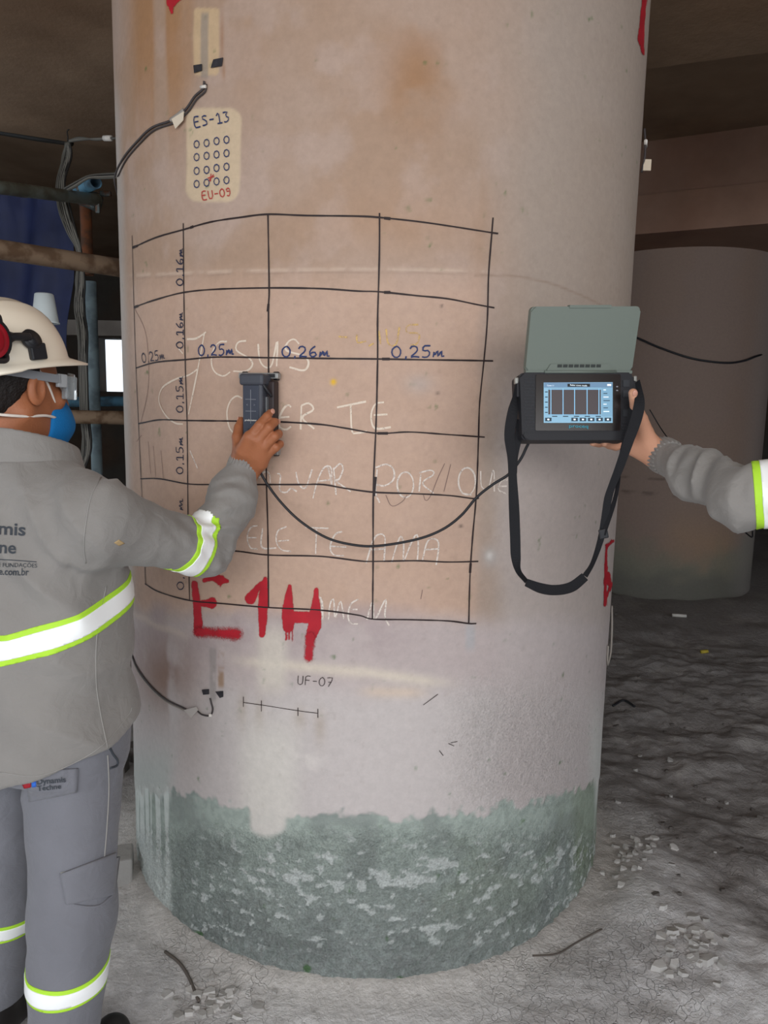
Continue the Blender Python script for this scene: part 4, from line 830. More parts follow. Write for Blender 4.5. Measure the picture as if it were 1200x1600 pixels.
def hand(H, m_grid=.0016):
    """H: wrist points and finger chains in world space -> surface"""
    allp = [p for c in H['chains'] for p, _ in c]; lo, hi = bnd(allp, .03)
    def fn(P):
        d = None
        for ci, c in enumerate(H['chains']):
            dc = None
            for (a, ra), (b_, rb) in zip(c[:-1], c[1:]):
                x = cap(P, a, b_, ra, rb); dc = x if dc is None else smin(dc, x, .0025)
            k = H['k'][ci]; d = dc if d is None else smin(d, dc, k)
        return d
    V, F = surfnet(fn, lo, hi, m_grid); return relax(V, F, 2, .4), F
def join_geo(parts):
    Vs, Fs, k = [], [], 0
    for V, F in parts: Vs.append(V); Fs.append(F+k); k += len(V)
    return np.concatenate(Vs), np.concatenate(Fs)
def bands(src, p0, n, specs, parent_obj, keep=None):
    """cut rings out of the garment between parallel planes and lay them on it as separate strips"""
    n = Vector(n).normalized(); p0 = Vector(p0)
    for name, lo_, hi_, off, m in specs:
        bm = bmesh.new(); bm.from_mesh(src.data)
        if keep is not None:
            dv = [v for v in bm.verts if not keep(v.co)]; bmesh.ops.delete(bm, geom=dv, context='VERTS')
        bmesh.ops.bisect_plane(bm, geom=bm.verts[:]+bm.edges[:]+bm.faces[:], plane_co=p0+n*lo_, plane_no=n, clear_inner=True)
        bmesh.ops.bisect_plane(bm, geom=bm.verts[:]+bm.edges[:]+bm.faces[:], plane_co=p0+n*hi_, plane_no=n, clear_outer=True)
        bm.normal_update()
        for v in bm.verts: v.co += v.normal*off
        me = bpy.data.meshes.new(name); bm.to_mesh(me); bm.free(); o = put(name, me, m, parent_obj); sm = o.modifiers.new('thickness', 'SOLIDIFY'); sm.thickness = -.002; sm.offset = 1
def seamline(name, bvh, pts, r, m, parent, n=8):
    P = []
    for x, y in catmull([np.array(p, float) for p in pts], n):
        h_ = hit(bvh, x, y, r*.3)
        if h_ is not None and (not P or np.linalg.norm(h_[0]-P[-1]) < .08): P.append(h_[0])
    if len(P) > 2: return tube(name, P, r, m, parent, 6)
def cloth_patch(name, bvh, quad, off, m, parent, n=14, thick=.0012, mm_=None):
    q = [np.array(p, float) for p in quad]; mm_ = mm_ or n; top = {}; bm = bmesh.new(); bot = {}
    for i in range(n+1):
        for j in range(mm_+1):
            s_, t_ = i/n, j/mm_; p = q[0]*(1-s_)*(1-t_)+q[1]*s_*(1-t_)+q[2]*s_*t_+q[3]*(1-s_)*t_; h_ = hit(bvh, p[0], p[1], 0)
            if h_ is None: continue
            top[i, j] = bm.verts.new(tuple(h_[0]+h_[1]*off)); bot[i, j] = bm.verts.new(tuple(h_[0]+h_[1]*(off-thick-.001)))
    for i in range(n):
        for j in range(mm_):
            ks = [(i, j), (i+1, j), (i+1, j+1), (i, j+1)]
            if all(k in top for k in ks):
                bm.faces.new([top[k] for k in ks]); bm.faces.new([bot[k] for k in ks[::-1]])
                for a, b_ in zip(ks, ks[1:]+ks[:1]):
                    out = (a[0] == b_[0] and a[0] in (0, n)) or (a[1] == b_[1] and a[1] in (0, mm_))
                    if out: bm.faces.new((top[a], bot[a], bot[b_], top[b_]))
    return obj(name, bm, m, parent, True)
def text_geo(txt, bold=0.0):
    cu = bpy.data.curves.new('lettering', 'FONT'); cu.body = txt; cu.size = 1.0; cu.resolution_u = 3; cu.offset = bold
    o = bpy.data.objects.new('lettering', cu); C.objects.link(o); bpy.context.view_layer.update(); dg = bpy.context.evaluated_depsgraph_get()
    me = bpy.data.meshes.new_from_object(o.evaluated_get(dg)); bm = bmesh.new(); bm.from_mesh(me); bmesh.ops.triangulate(bm, faces=bm.faces); bmesh.ops.subdivide_edges(bm, edges=[e for e in bm.edges if e.calc_length() > .25], cuts=2)
    bmesh.ops.triangulate(bm, faces=bm.faces)
    V = np.array([v.co[:2] for v in bm.verts]); F = [tuple(v.index for v in f.verts) for f in bm.faces]; bm.free(); bpy.data.objects.remove(o); bpy.data.curves.remove(cu); return V, F
def text_on(name, txt, bvh, x1, y1, h, wtot, ang, m, parent, bold=0.0, off=.0012, align='R'):
    V, F = text_geo(txt, bold); w = V[:, 0].max(); sx = wtot/w; sy = h/.72; x = (V[:, 0]-(w if align == 'R' else 0))*sx; y = -V[:, 1]*sy; ca, sa = cos(ang), sin(ang)
    X_ = x1+x*ca-y*sa; Y_ = y1+x*sa+y*ca; P = []; ok = []
    for a, b_ in zip(X_, Y_):
        h_ = hit(bvh, a, b_, off); ok.append(h_ is not None); P.append(tuple(h_[0]) if h_ is not None else (0, 0, 0))
    F = [f for f in F if all(ok[k] for k in f)]
    me = bpy.data.meshes.new(name); me.from_pydata(P, [], F); me.update(); bm = bmesh.new(); bm.from_mesh(me); bmesh.ops.delete(bm, geom=[v for v in bm.verts if not v.link_faces], context='VERTS'); bm.to_mesh(me); bm.free(); return put(name, me, m, parent, False)

# ---------- worker at the left, reaching to the pillar
B = Body((-.715, 1.42), radians(70))
SH = W(156, 812, 1.33); EL = W(326, 862, 1.53); WR = W(384, 722, 1.632)
J_st = [(.60, .20, .15, 0), (.76, .215, .165, 0), (.95, .20, .150, 0), (1.10, .20, .145, 0), (1.20, .195, .135, 0), (1.25, .175, .12, 0.0), (1.295, .125, .10, .0), (1.325, .088, .085, 0.0), (1.36, .075, .075, .0)]
hemz = lambda r, f: .758+.16*r+.25*f
tors = loft_sdf(B, J_st, hemz, 1.335)
LSH = B.P(-.17, .0, 1.27); LEL = B.P(-.25, .02, 1.02); LWR = B.P(-.24, .16, .84)
FM = EL+(WR-EL)*.62; CU = EL+(WR-EL)*.93
jsegs = [(SH, EL, .0060, 22, 9, 3.3), (EL, WR, .0095, 30, 11, 8.1), (EL-(EL-SH)*.3, EL+(WR-EL)*.35, .0050, 40, 10, 5.7)]
def jacket_fn(P):
    d = tors(P)
    a = cap(P, B.P(.09, 0, 1.255), SH, .072, .072); a = smin(a, cap(P, SH, EL, .070, .050), .03)
    fo = smin(cap(P, EL, FM, .050, .050), cap(P, FM, CU, .050, .034), .02); fo = smin(fo, cap(P, CU, WR, .031, .029), .006)
    a = smin(a, fo, .018)
    l = smin(cap(P, LSH, LEL, .075, .06), cap(P, LEL, LWR, .058, .04), .02)
    d = smin(d, a, .035); d = smin(d, l, .03)
    d = folds(P, d, jsegs, 0, 0)
    m = np.abs(d) < .02
    if m.any():
        Q = P[m].astype(float); r = (Q-B.O)@B.r; f = (Q-B.O)@B.f; z = Q[:, 2]
        big = noise3(r*11+z*9+3, f*8+1, z*5-r*4+5); fol = (1-np.abs(big-.5)*4)*.010*ss(1.36, 1.28, z)*ss(SH[0]+.10, SH[0]-.02, Q[:, 0]-0*z)
        d = d.copy(); d[m] -= fol.astype(np.float32)
    return d
V, F = surfnet(jacket_fn, (-1.08, 1.13, .66), (-.24, 1.72, 1.40), .0045); V = relax(V, F, 2, .5)

# skin: head, neck, arms, hands, trunk and legs as one body
HC = W(15, 600, 1.425); ph = radians(60); hf = np.array([cos(ph), sin(ph), -.06]); hf /= np.linalg.norm(hf); hr = np.array([sin(ph), -cos(ph), 0]); hu = np.cross(hr, hf); HB = np.stack([hr, hf, hu])
def HP(r, f, u): return HC+hr*r+hf*f+hu*u
def head_fn(P):
    d = ell(P, HP(0, -.012, .032), (.076, .096, .096), HB); d = smin(d, ell(P, HP(0, .035, -.035), (.058, .066, .080), HB), .03)
    d = smin(d, ell(P, HP(0, .070, -.092), (.026, .022, .020), HB), .025)
    for s_ in (-1, 1):
        d = smin(d, cap(P, HP(s_*.052, -.005, -.055), HP(s_*.03, .055, -.090), .022, .018), .02)       # jaw
        d = smin(d, ell(P, HP(s_*.040, .075, -.025), (.020, .014, .016), HB), .015)                    # cheek bone
        d = smax(d, -ell(P, HP(s_*.032, .104, .004), (.017, .012, .011), HB), .012)                    # eye socket
        e = ell(P, HP(s_*.079, .004, -.010), (.009, .019, .031), HB); e = smax(e, -ell(P, HP(s_*.088, .008, -.008), (.007, .010, .019), HB), .004); d = smin(d, e, .006)
    d = smin(d, cap(P, HP(0, .098, .010), HP(0, .116, -.030), .008, .013), .012); d = smin(d, cap(P, HP(-.014, .104, -.034), HP(.014, .104, -.034), .008), .008)
    d = smin(d, cap(P, HP(-.018, .092, -.058), HP(.018, .092, -.058), .006), .006); d = smin(d, cap(P, HP(-.016, .090, -.068), HP(.016, .090, -.068), .006), .005)
    d = smin(d, cap(P, HP(0, -.028, -.05), B.P(0, -.01, 1.26), .052, .056), .03); return d
hV, hF = surfnet(head_fn, HC-np.array([.16, .17, .27]), HC+np.array([.16, .17, .15]), .0027)
def core_fn(P):
    d = cap(P, B.P(0, -.005, 1.22), B.P(0, 0, .95), .08, .10); d = smin(d, cap(P, B.P(-.13, 0, 1.20), B.P(.13, 0, 1.20), .05), .04)
    d = smin(d, cap(P, SH, EL, .045, .038), .03); d = smin(d, cap(P, EL, WR, .036, .026), .02); d = smin(d, cap(P, LSH, LEL, .045, .036), .03); d = smin(d, cap(P, LEL, LWR, .034, .025), .02)
    for a, k_, an in LEGS: d = smin(d, cap(P, a, k_, .07, .05), .04); d = smin(d, cap(P, k_, an, .048, .035), .02)
    return d
rk = W(114, 1425, 1.335); ra_ = W(101, 1590, 1.31); RH = B.P(.095, 0, .84); dirn = (ra_-rk)/(rk[2]-ra_[2]); RA = rk+dirn*(rk[2]-.09)
LH = B.P(-.095, 0, .84); lk = W(4, 1400, 1.47); LA = np.array([lk[0]-.03, lk[1]+.01, .09]); RK = rk
LEGS = [(RH, RK, RA), (LH, lk, LA)]
cV, cF = surfnet(core_fn, (-1.1, 1.1, .06), (-.26, 1.74, 1.34), .009)
def hw(x, y, Y, r): return (W(x, y, Y), r)
wr1 = (W(374, 722, 1.625), .019); wr2 = (W(393, 731, 1.630), .019)
H1 = dict(chains=[[(W(366, 748, 1.60), .022), wr1, hw(381, 704, 1.602, .019), hw(390, 683, 1.583, .0145)], [(W(385, 752, 1.615), .022), wr2, hw(397, 712, 1.605, .018), hw(403, 688, 1.582, .0145)],
   [wr2, hw(404, 712, 1.60, .017), hw(413, 698, 1.588, .0135)], [wr2, hw(408, 724, 1.61, .015), hw(416, 710, 1.600, .0125)],
   [wr1, hw(374, 700, 1.618, .015), hw(371, 683, 1.628, .0125), hw(373, 668, 1.642, .0105), hw(377, 657, 1.655, .0085)],
   [hw(389, 686, 1.584, .0125), hw(406, 664, 1.580, .0105), hw(417, 651, 1.592, .0095), hw(422, 645, 1.606, .0080)],
   [hw(401, 690, 1.583, .0125), hw(420, 668, 1.576, .0108), hw(428, 660, 1.592, .0098), hw(431, 659, 1.612, .0085)],
   [hw(411, 699, 1.588, .0120), hw(429, 682, 1.580, .0105), hw(435, 678, 1.597, .0095), hw(435, 679, 1.617, .0083)],
   [hw(415, 711, 1.600, .0110), hw(431, 699, 1.592, .0096), hw(437, 694, 1.606, .0088), hw(437, 693, 1.624, .0075)]], k=[.012, .012, .012, .012, .010, .0035, .0035, .0035, .0035])
h1V, h1F = hand(H1, .0016)
def lh(r, f, z): return B.P(-.24+r, .16+f, .84+z)
LHc = dict(chains=[[(LWR-np.array([0, 0, -.02]), .022), (lh(0, .02, -.03), .024), (lh(0, .045, -.07), .020)]]+[[(lh(0, .05+.018*(q-1.5), -.075), .011), (lh(.004, .055+.018*(q-1.5), -.11+.004*abs(q-1)), .0095), (lh(.016, .055+.016*(q-1.5), -.135+.006*abs(q-1)), .008), (lh(.03, .05+.015*(q-1.5), -.145+.006*abs(q-1)), .007)] for q in range(4)]+[[(lh(.0, .03, -.03), .014), (lh(.02, .06, -.05), .011), (lh(.03, .07, -.08), .009)]], k=[.01, .003, .003, .003, .003, .008])
h2V, h2F = hand(LHc, .003)
bV, bF = join_geo([(hV, hF), (cV, cF), (h1V, h1F), (h2V, h2F)])
person = mesh_np('person', bV, bF, m_skin); tag(person, 'worker in a white hard hat and grey uniform holding the scanner against the pillar', 'person')
jacket = mesh_np('jacket', V, F, m_jacket, person); jb = bvh_of(jacket)
pth = B
# stand-up collar
def collar_fn(P):
    r, f, z = B.loc(P); rr = np.sqrt((r/1.05)**2+((f-.018)/1.05)**2); zc = 1.330-.30*f; t = (z-zc)/.05
    d = np.abs(rr-(.094-.012*np.clip(t, 0, 1)))-.0035; d = smax(d, zc-.06-z, .004); return smax(d, z-(zc+.045), .006)
cv, cf = surfnet(collar_fn, B.P(0, 0, 1.37)-np.array([.13, .13, .08]), B.P(0, 0, 1.37)+np.array([.13, .13, .09]), .003); mesh_np('collar', relax(cv, cf, 2), cf, m_jacket, jacket)
# cuff ribbing
cax = (WR-CU)/np.linalg.norm(WR-CU)
def cuff_fn(P):
    q = P-CU.astype(np.float32); x = q@cax.astype(np.float32); rad = np.linalg.norm(q-x[..., None]*cax.astype(np.float32), axis=-1)
    u = np.cross(cax, [0, 0, 1.0]); u /= np.linalg.norm(u); v = np.cross(cax, u); an = np.arctan2(q@u.astype(np.float32), q@v.astype(np.float32))
    d = np.abs(rad-(.0335+.0020*np.cos(an*30)-.05*np.abs(x-.008)))-.003; return smax(d, np.abs(x-.008)-.019, .004)
cv, cf = surfnet(cuff_fn, CU-.06, CU+.06, .0016); mesh_np('cuff', cv, cf, m_jacket, jacket)
# reflective bands
ax = (EL-SH)/np.linalg.norm(EL-SH); bn = ax
pc = SH+(EL-SH)*.80; kp = lambda c: (Vector(c)-Vector(SH+(EL-SH)*.80)).length < .085
bands(jacket, pc, bn, [('lime_trim', -.030, .030, .0012, m_lime), ('reflective_tape', -.019, .019, .0022, m_refl)], jacket, kp)
bp0 = B.P(0, 0, 1.016); bnn = -(B.r*.16+B.f*.23)+np.array([0, 0, 1]); kb = lambda c: (Vector(c)-Vector(B.P(0, 0, c[2]))).length < .29 and c[1]-c[0]*0 < 1.72
bands(jacket, bp0, bnn, [('lime_trim', -.027, .027, .0014, m_lime), ('reflective_tape', -.017, .017, .0026, m_refl)], jacket, kb)
seamline('armhole_seam', jb, [(160, 742), (143, 775), (135, 812), (131, 850), (134, 880)], .0012, m_seam, jacket)
seamline('side_seam', jb, [(166, 915), (152, 985), (150, 1060), (156, 1110), (168, 1168)], .0012, m_seam, jacket)
seamline('hem_stitch', jb, [(0, 1207), (60, 1212), (120, 1190), (165, 1160), (200, 1118), (206, 1105)], .0009, m_seam, jacket)
text_on('printed_name', 'Dynamis', jb, 40, 837, 20, 112, .05, m_fold, jacket, .02)
text_on('printed_name', 'Techne', jb, 25, 865, 19, 84, .05, m_fold, jacket, .02)
seamline('printed_rule', jb, [(-30, 872), (0, 874), (30, 876), (57, 878)], .0009, m_fold, jacket)
text_on('printed_line', 'ESTRUTURAS E FUNDAÇÕES', jb, 58, 887, 6.5, 118, .03, m_fold, jacket)
text_on('printed_address', 'dynamistechne.com.br', jb, 45, 899, 11, 118, .03, m_fold, jacket, .015)
cloth_patch('mud_spot', jb, [(178, 848), (186, 843), (195, 849), (186, 853)], .0006, new_mat('dried_mud_spot', srgb(176, 150, 110), .9), jacket, 5)

# trousers
def legsdf(P, a, k_, an, r0, r1, r2):
    d = smin(cap(P, a, k_, r0, r1), cap(P, k_, an, r1, r2), .03); return d
hipst = [(.5, .15, .12, 0), (.70, .185, .145, 0), (.80, .195, .150, 0), (.95, .18, .13, 0), (1.0, .18, .13, 0)]
hips = loft_sdf(B, hipst, lambda r, f: .72+0*r, .93)
def trou_fn(P):
    l1 = legsdf(P, B.P(.098, 0, .80), RK, RA, .100, .079, .066); l2 = legsdf(P, B.P(-.098, .0, .80), lk, LA, .100, .078, .066)
    d = np.minimum(l1, l2); d = smin(d, hips(P), .03); d = smax(d, .10-P[..., 2], .006)
    return folds(P, d, [(RK+[0, 0, .2], RA, .006, 11, 8, 4.4), (lk+[0, 0, .2], LA, .006, 11, 8, 6.4), (B.P(.1, 0, .9), RK, .004, 10, 6, 2.2)], 0, 0)
tv, tf = surfnet(trou_fn, (-1.05, 1.10, .08), (-.42, 1.72, .95), .005); tv = relax(tv, tf, 2)
trousers = mesh_np('trousers', tv, tf, m_trou, person); tb = bvh_of(trousers)
for c0, kn, an, zt_, nm in ((RK, RK, RA, .295, 1), (lk, lk, LA, .315, 2)):
    p_ = RA+(RK-RA)*((zt_-.09)/(RK[2]-.09)) if nm == 1 else LA+(lk-LA)*((zt_-.09)/(lk[2]-.09))
    bands(trousers, p_, (0.05, -.02, 1) if nm == 1 else (.2, 0, 1), [('lime_trim', -.022, .022, .0014, m_lime), ('reflective_tape', -.0145, .0145, .0026, m_refl)], trousers, lambda c, p_=p_: (Vector(c)-Vector(p_)).length < .13)
cloth_patch('cargo_pocket', tb, [(95, 1364), (184, 1330), (176, 1398), (104, 1412)], .006, m_trou, trousers, 16, .004)
seamline('pocket_stitch', tb, [(95, 1364), (100, 1390), (106, 1410), (150, 1416), (176, 1398)], .0022, m_trou, trousers)
seamline('pocket_stitch', tb, [(95, 1364), (140, 1354), (184, 1330)], .0018, m_seam, trousers)
seamline('side_seam', tb, [(168, 1180), (170, 1230), (167, 1290), (163, 1340)], .0014, m_seam, trousers)
cloth_patch('back_pocket', tb, [(42, 1205), (122, 1200), (120, 1236), (48, 1252)], .004, m_trou, trousers, 12, .003)
seamline('pocket_opening', tb, [(170, 1166), (176, 1178), (183, 1188), (182, 1196), (172, 1200)], .0024, m_fold, trousers)
text_on('printed_name', 'Dynamis', tb, 103, 1219, 8.5, 44, -.1, m_fold, trousers, .02, .006); text_on('printed_name', 'Techne', tb, 96, 1229, 7.5, 36, -.1, m_fold, trousers, .02, .006)
cloth_patch('printed_emblem', tb, [(36, 1222), (50, 1221), (50, 1228), (40, 1230)], .0055, m_redm, trousers, 4); cloth_patch('printed_emblem', tb, [(51, 1219), (58, 1218), (58, 1227), (52, 1228)], .0055, new_mat('blue_print', srgb(50, 100, 190), .7), trousers, 4)
# boots
m_boot = new_mat('black_boot_leather', srgb(36, 33, 32), .5, .4)
for an in (RA, LA):
    zt_ = gz(an[0], an[1])
    def boot_fn(P, an=an, zt_=zt_):
        a0 = np.array([an[0], an[1], zt_]); d = cap(P, a0+[0, 0, .12], a0+[0, 0, .05]-B.f*.02, .05, .045); d = smin(d, cap(P, a0-B.f*.035+[0, 0, .04], a0+B.f*.15+[0, 0, .035], .045, .04), .03); return smax(d, zt_-P[..., 2], .003)
    bv, bf = surfnet(boot_fn, (an[0]-.24, an[1]-.24, zt_-.02), (an[0]+.24, an[1]+.26, zt_+.2), .006); mesh_np('boot', bv, bf, m_boot, person)
# hair
def hair_fn(P):
    d = ell(P, HP(0, -.014, .032), (.082, .102, .101), HB); d = smin(d, ell(P, HP(0, -.045, -.035), (.058, .060, .062), HB), .02); q = P-HC.astype(np.float32); f = q@hf.astype(np.float32); u = q@hu.astype(np.float32); r = np.abs(q@hr.astype(np.float32))
    d = smax(d, f-np.where(u < .0, -.028+(.02)*(u+.05)/.05, .012), .004); d = smax(d, -.082-u+.0*f, .008)
    m = np.abs(d) < .01
    if m.any(): Q = P[m].astype(float); d = d.copy(); d[m] -= (.003*(noise3(Q[:, 0]*220, Q[:, 1]*220, Q[:, 2]*90)-.5)).astype(np.float32)
    return d
vv_, ff_ = surfnet(hair_fn, HC-.15, HC+.15, .003); mesh_np('hair', vv_, ff_, m_hair, person)
def hp_tube(name, pts, r, m, parent, n=8): return tube(name, catmull([HP(*p) for p in pts], 6), r, m, parent, n)
# respirator
def mask_fn(P):
    q = P-HC.astype(np.float32); f = q@hf.astype(np.float32); u = q@hu.astype(np.float32); r = q@hr.astype(np.float32)
    d = ell(P, HP(0, .056, -.074), (.060, .076, .068), HB); d = smin(d, cap(P, HP(0, .102, -.022), HP(0, .114, -.072), .012, .024), .02); d = smax(d, (.052+.25*np.abs(u+.048)*0+.06*(u+.048))-f, .005); return d
vv_, ff_ = surfnet(mask_fn, HC-.18, HC+.18, .003); mask = mesh_np('respirator_mask', relax(vv_, ff_, 2), ff_, m_maskb, person)
for s_ in (-1, 1):
    hp_tube('strap', [(s_*.054, .062, -.034), (s_*.066, .035, .005), (s_*.075, .010, .028), (s_*.079, -.01, .05)], .0028, m_strap, mask)
    hp_tube('strap', [(s_*.056, .060, -.060), (s_*.066, .03, -.058), (s_*.071, -.01, -.062), (s_*.064, -.055, -.062), (s_*.036, -.092, -.060), (0, -.108, -.060)], .0028, m_strap, mask)
# goggles
gog = hp_tube('goggles', [(-.062, .078, .012), (-.045, .108, .01), (-.015, .124, .008), (.015, .124, .008), (.045, .108, .01), (.062, .078, .012)], .004, m_clear, person)
bm = bmesh.new(); Ag = np.linspace(-1.15, 1.15, 22); rows = []
for u_ in (-.022, .026):
    for off in (0, .0025): rows.append([bm.verts.new(tuple(HP(.070*sin(a), .052+.078*cos(a)-off, u_+.004))) for a in Ag])
for i in range(21):
    for a, b_ in ((0, 2), (1, 3), (0, 1), (2, 3)): bm.faces.new((rows[a][i], rows[a][i+1], rows[b_][i+1], rows[b_][i]))
obj('lens', bm, m_clear, gog, True)
for s_ in (-1, 1):
    Bm = Matrix((tuple(hr), tuple(hf), tuple(hu))).transposed(); box('side_guard', HP(s_*.072, .080, .0), (.016, .026, .046), m_clear, gog, Bm, .003); box('strap_clip', HP(s_*.080, .056, .012), (.010, .020, .026), new_mat('grey_clip', srgb(156, 158, 160), .5), gog, Bm, .002)
    bm = bmesh.new(); pr = None
    for a in np.linspace(0, 1, 14):
        r_ = .083 if a < .6 else .083-.06*(a-.6); f_ = .052-.16*a; c = [bm.verts.new(tuple(HP(s_*(r_+o_), f_, .014+w_+.006*a))) for o_ in (0, .002) for w_ in (-.008, .008)]
        if pr: [bm.faces.new((pr[x], pr[y], c[y], c[x])) for x, y in ((0, 1), (1, 3), (3, 2), (2, 0))]
        pr = c
    obj('goggle_strap', bm, m_gstrap, gog)
for s_ in (-1, 1):
    bm = bmesh.new(); bmesh.ops.create_uvsphere(bm, u_segments=14, v_segments=10, radius=.0115)
    for v in bm.verts: v.co += Vector(HP(s_*.031, .088, .006))
    obj('eye', bm, new_mat('eye_white', srgb(225, 220, 212), .2, .6), person, True)
# hard hat
_hf, _hu = hf, hu; TA = radians(12.5); hf = _hf*cos(TA)+_hu*sin(TA); hu = _hu*cos(TA)-_hf*sin(TA)
bm = bmesh.new(); NA = 72; c0 = (0, -.010, .036); rows = []
def hrow(fn):
    out = []
    for k in range(NA):
        a = 2*pi*k/NA; r_, f_, u_ = fn(a); out.append(bm.verts.new(tuple(HP(c0[0]+r_, c0[1]+f_, c0[2]+u_))))
    rows.append(out)
RA_, RB_ = .110, .128
ext = lambda a: .009+.034*max(0, cos(a))**2.5
drop = lambda a: -.010*max(0, cos(a))**2-.004+(.012 if cos(a) < -.2 else 0)*abs(cos(a))*-1
hrow(lambda a: ((RA_-.004)*sin(a), (RB_-.004)*cos(a), -.002)); hrow(lambda a: ((RA_+ext(a))*sin(a), (RB_+ext(a))*cos(a), drop(a)-.002)); hrow(lambda a: ((RA_+ext(a)+.001)*sin(a), (RB_+ext(a)+.001)*cos(a), drop(a)+.002)); hrow(lambda a: ((RA_+.002)*sin(a), (RB_+.002)*cos(a), .004))
for t in np.linspace(.04, .995, 26):
    an_ = t*pi/2; cr_ = cos(an_)**.78; up_ = .122*sin(an_)**1.0
    def fn(a, cr_=cr_, up_=up_):
        r_ = RA_*cr_*sin(a); f_ = RB_*cr_*cos(a); rid = .006*np.exp(-(r_/.016)**2)*ss(.02, .07, up_)+.003*np.exp(-((abs(r_)-.045)/.008)**2)*ss(.04, .09, up_); return (r_, f_, up_+rid)
    hrow(fn)
for a, b_ in zip(rows[:-1], rows[1:]):
    for k in range(NA): bm.faces.new((a[k], a[(k+1) % NA], b_[(k+1) % NA], b_[k]))
bm.faces.new(rows[-1])
# inside shell
inn = []
for t in [0]+list(np.linspace(.04, .99, 10)):
    an_ = t*pi/2; inn.append([bm.verts.new(tuple(HP((RA_-.004)*cos(an_)**.78*sin(2*pi*k/NA), c0[1]+(RB_-.004)*cos(an_)**.78*cos(2*pi*k/NA), c0[2]-.001+.116*sin(an_)))) for k in range(NA)])
for a, b_ in zip(inn[:-1], inn[1:]):
    for k in range(NA): bm.faces.new((a[k], b_[k], b_[(k+1) % NA], a[(k+1) % NA]))
bm.faces.new(inn[-1])
hat = obj('hard_hat', bm, m_helm, person, True)
Bm = Matrix((tuple(hr), tuple(hf), tuple(hu))).transposed()
def disc(name, c, r, h_, axis, m, parent, bev=.004, sx=1.0):
    bm = bmesh.new(); bmesh.ops.create_cone(bm, cap_ends=True, segments=36, radius1=r, radius2=r, depth=h_); bmesh.ops.bevel(bm, geom=[e for e in bm.edges if abs(e.verts[0].co.z-e.verts[1].co.z) < 1e-6], offset=bev, segments=3, affect='EDGES')
    R = frame(axis, tuple(hu))
    for v in bm.verts: v.co = Vector((v.co.x*sx, v.co.y, v.co.z)); v.co = R @ v.co + Vector(c)
    return obj(name, bm, m, parent, True)
mc = HP(.126, -.098, .088); axm = hr*.86-hf*.5; axm /= np.linalg.norm(axm)
cup_ = disc('ear_muff', mc+axm*.012, .033, .034, axm, m_redm, hat, .010, .82); 
disc('muff_rim', mc-axm*.008, .040, .016, axm, m_black, hat, .006, .82)
tube('muff_arm', catmull([mc+axm*.02+hu*.036, mc+axm*.01+hu*.038+hf*.02, HP(.126, -.075, .104), HP(.122, -.060, .094), HP(.120, -.045, .090)]), .005, m_black, hat)
tube('muff_arm', catmull([mc+axm*.02-hu*.036, mc+axm*.01-hu*.036+hf*.02, HP(.124, -.075, .072), HP(.122, -.060, .084), HP(.120, -.045, .088)]), .005, m_black, hat)
tube('muff_arm', catmull([HP(.120, -.065, .089), HP(.121, -.045, .089), HP(.118, -.02, .087)]), .0075, m_black, hat)
disc('muff_mount', HP(.111, -.012, .082), .019, .016, hr*.9+hf*.1+hu*.4, m_black, hat, .004); box('muff_slot', HP(.114, -.006, .060), (.012, .032, .030), m_black, hat, Bm, .003)
tube('muff_arm', catmull([HP(-.126, -.10, .09), HP(-.124, -.04, .09), HP(-.118, .01, .08)]), .006, m_black, hat)

hf, hu = _hf, _hu
# ---------- scanner probe held against the pillar
t0_, z0_ = CYp(411, 648); nrm = np.array([sin(t0_), -cos(t0_), 0]); tg = np.array([cos(t0_), sin(t0_), 0]); po = np.array([PX+PR*sin(t0_), PY-PR*cos(t0_), z0_])
probe = empty('scanner_probe', po, 'dark grey hand-held scanner pressed to the pillar in the worker hand', 'scanner')
PB = Matrix((tuple(tg), (0, 0, 1), tuple(nrm))).transposed()
def PP(a, b_, c): return po+tg*a+np.array([0, 0, b_])+nrm*c
m_pg = new_mat('slate_grey_housing', srgb(66, 68, 76), .5, .4); m_pb = new_mat('dark_brown_base', srgb(52, 42, 42), .5, .3); m_al = new_mat('brushed_grey_metal', srgb(150, 150, 148), .45, .5, metal=.3)
box('base_plate', PP(.008, -.006, .020), (.074, .165, .026), m_pb, probe, PB, .004)
for s_, nm in ((1, 'wheel_rail'), (-1, 'wheel_rail')):
    rl = box(nm, PP(.0, .086*s_+.002, .016), (.100, .013, .016), m_al, probe, PB, .002); 
    for q in (-1, 1):
        bm = bmesh.new(); bmesh.ops.create_cone(bm, cap_ends=True, segments=20, radius1=.010, radius2=.010, depth=.009); Rm = frame(tg, (0, 0, 1))
        for v in bm.verts: v.co = Rm @ v.co + Vector(PP(q*.040, .086*s_+.002, .0105))
        obj('wheel', bm, m_black, probe)
box('rail_window', PP(.033, .088, .0245), (.020, .008, .002), m_black, probe, PB)
hz_ = box('housing', PP(.003, -.004, .042), (.050, .160, .032), m_pg, probe, PB, .007, 3)
box('head_cap', PP(.002, .078, .040), (.060, .026, .044), m_pg, probe, PB, .006, 3)
box('keypad', PP(.001, .006, .0585), (.040, .118, .003), new_mat('dark_blue_keypad', srgb(58, 62, 74), .45), probe, PB, .0012)
m_kl = new_mat('pale_key_mark', srgb(130, 132, 138), .6)
for (a, b_, w_, h_) in ((.001, .018, .0012, .075), (.001, .034, .026, .0010), (.001, .008, .026, .0010)): box('key_mark', PP(a, b_, .0603), (w_, h_, .0006), m_kl, probe, PB)
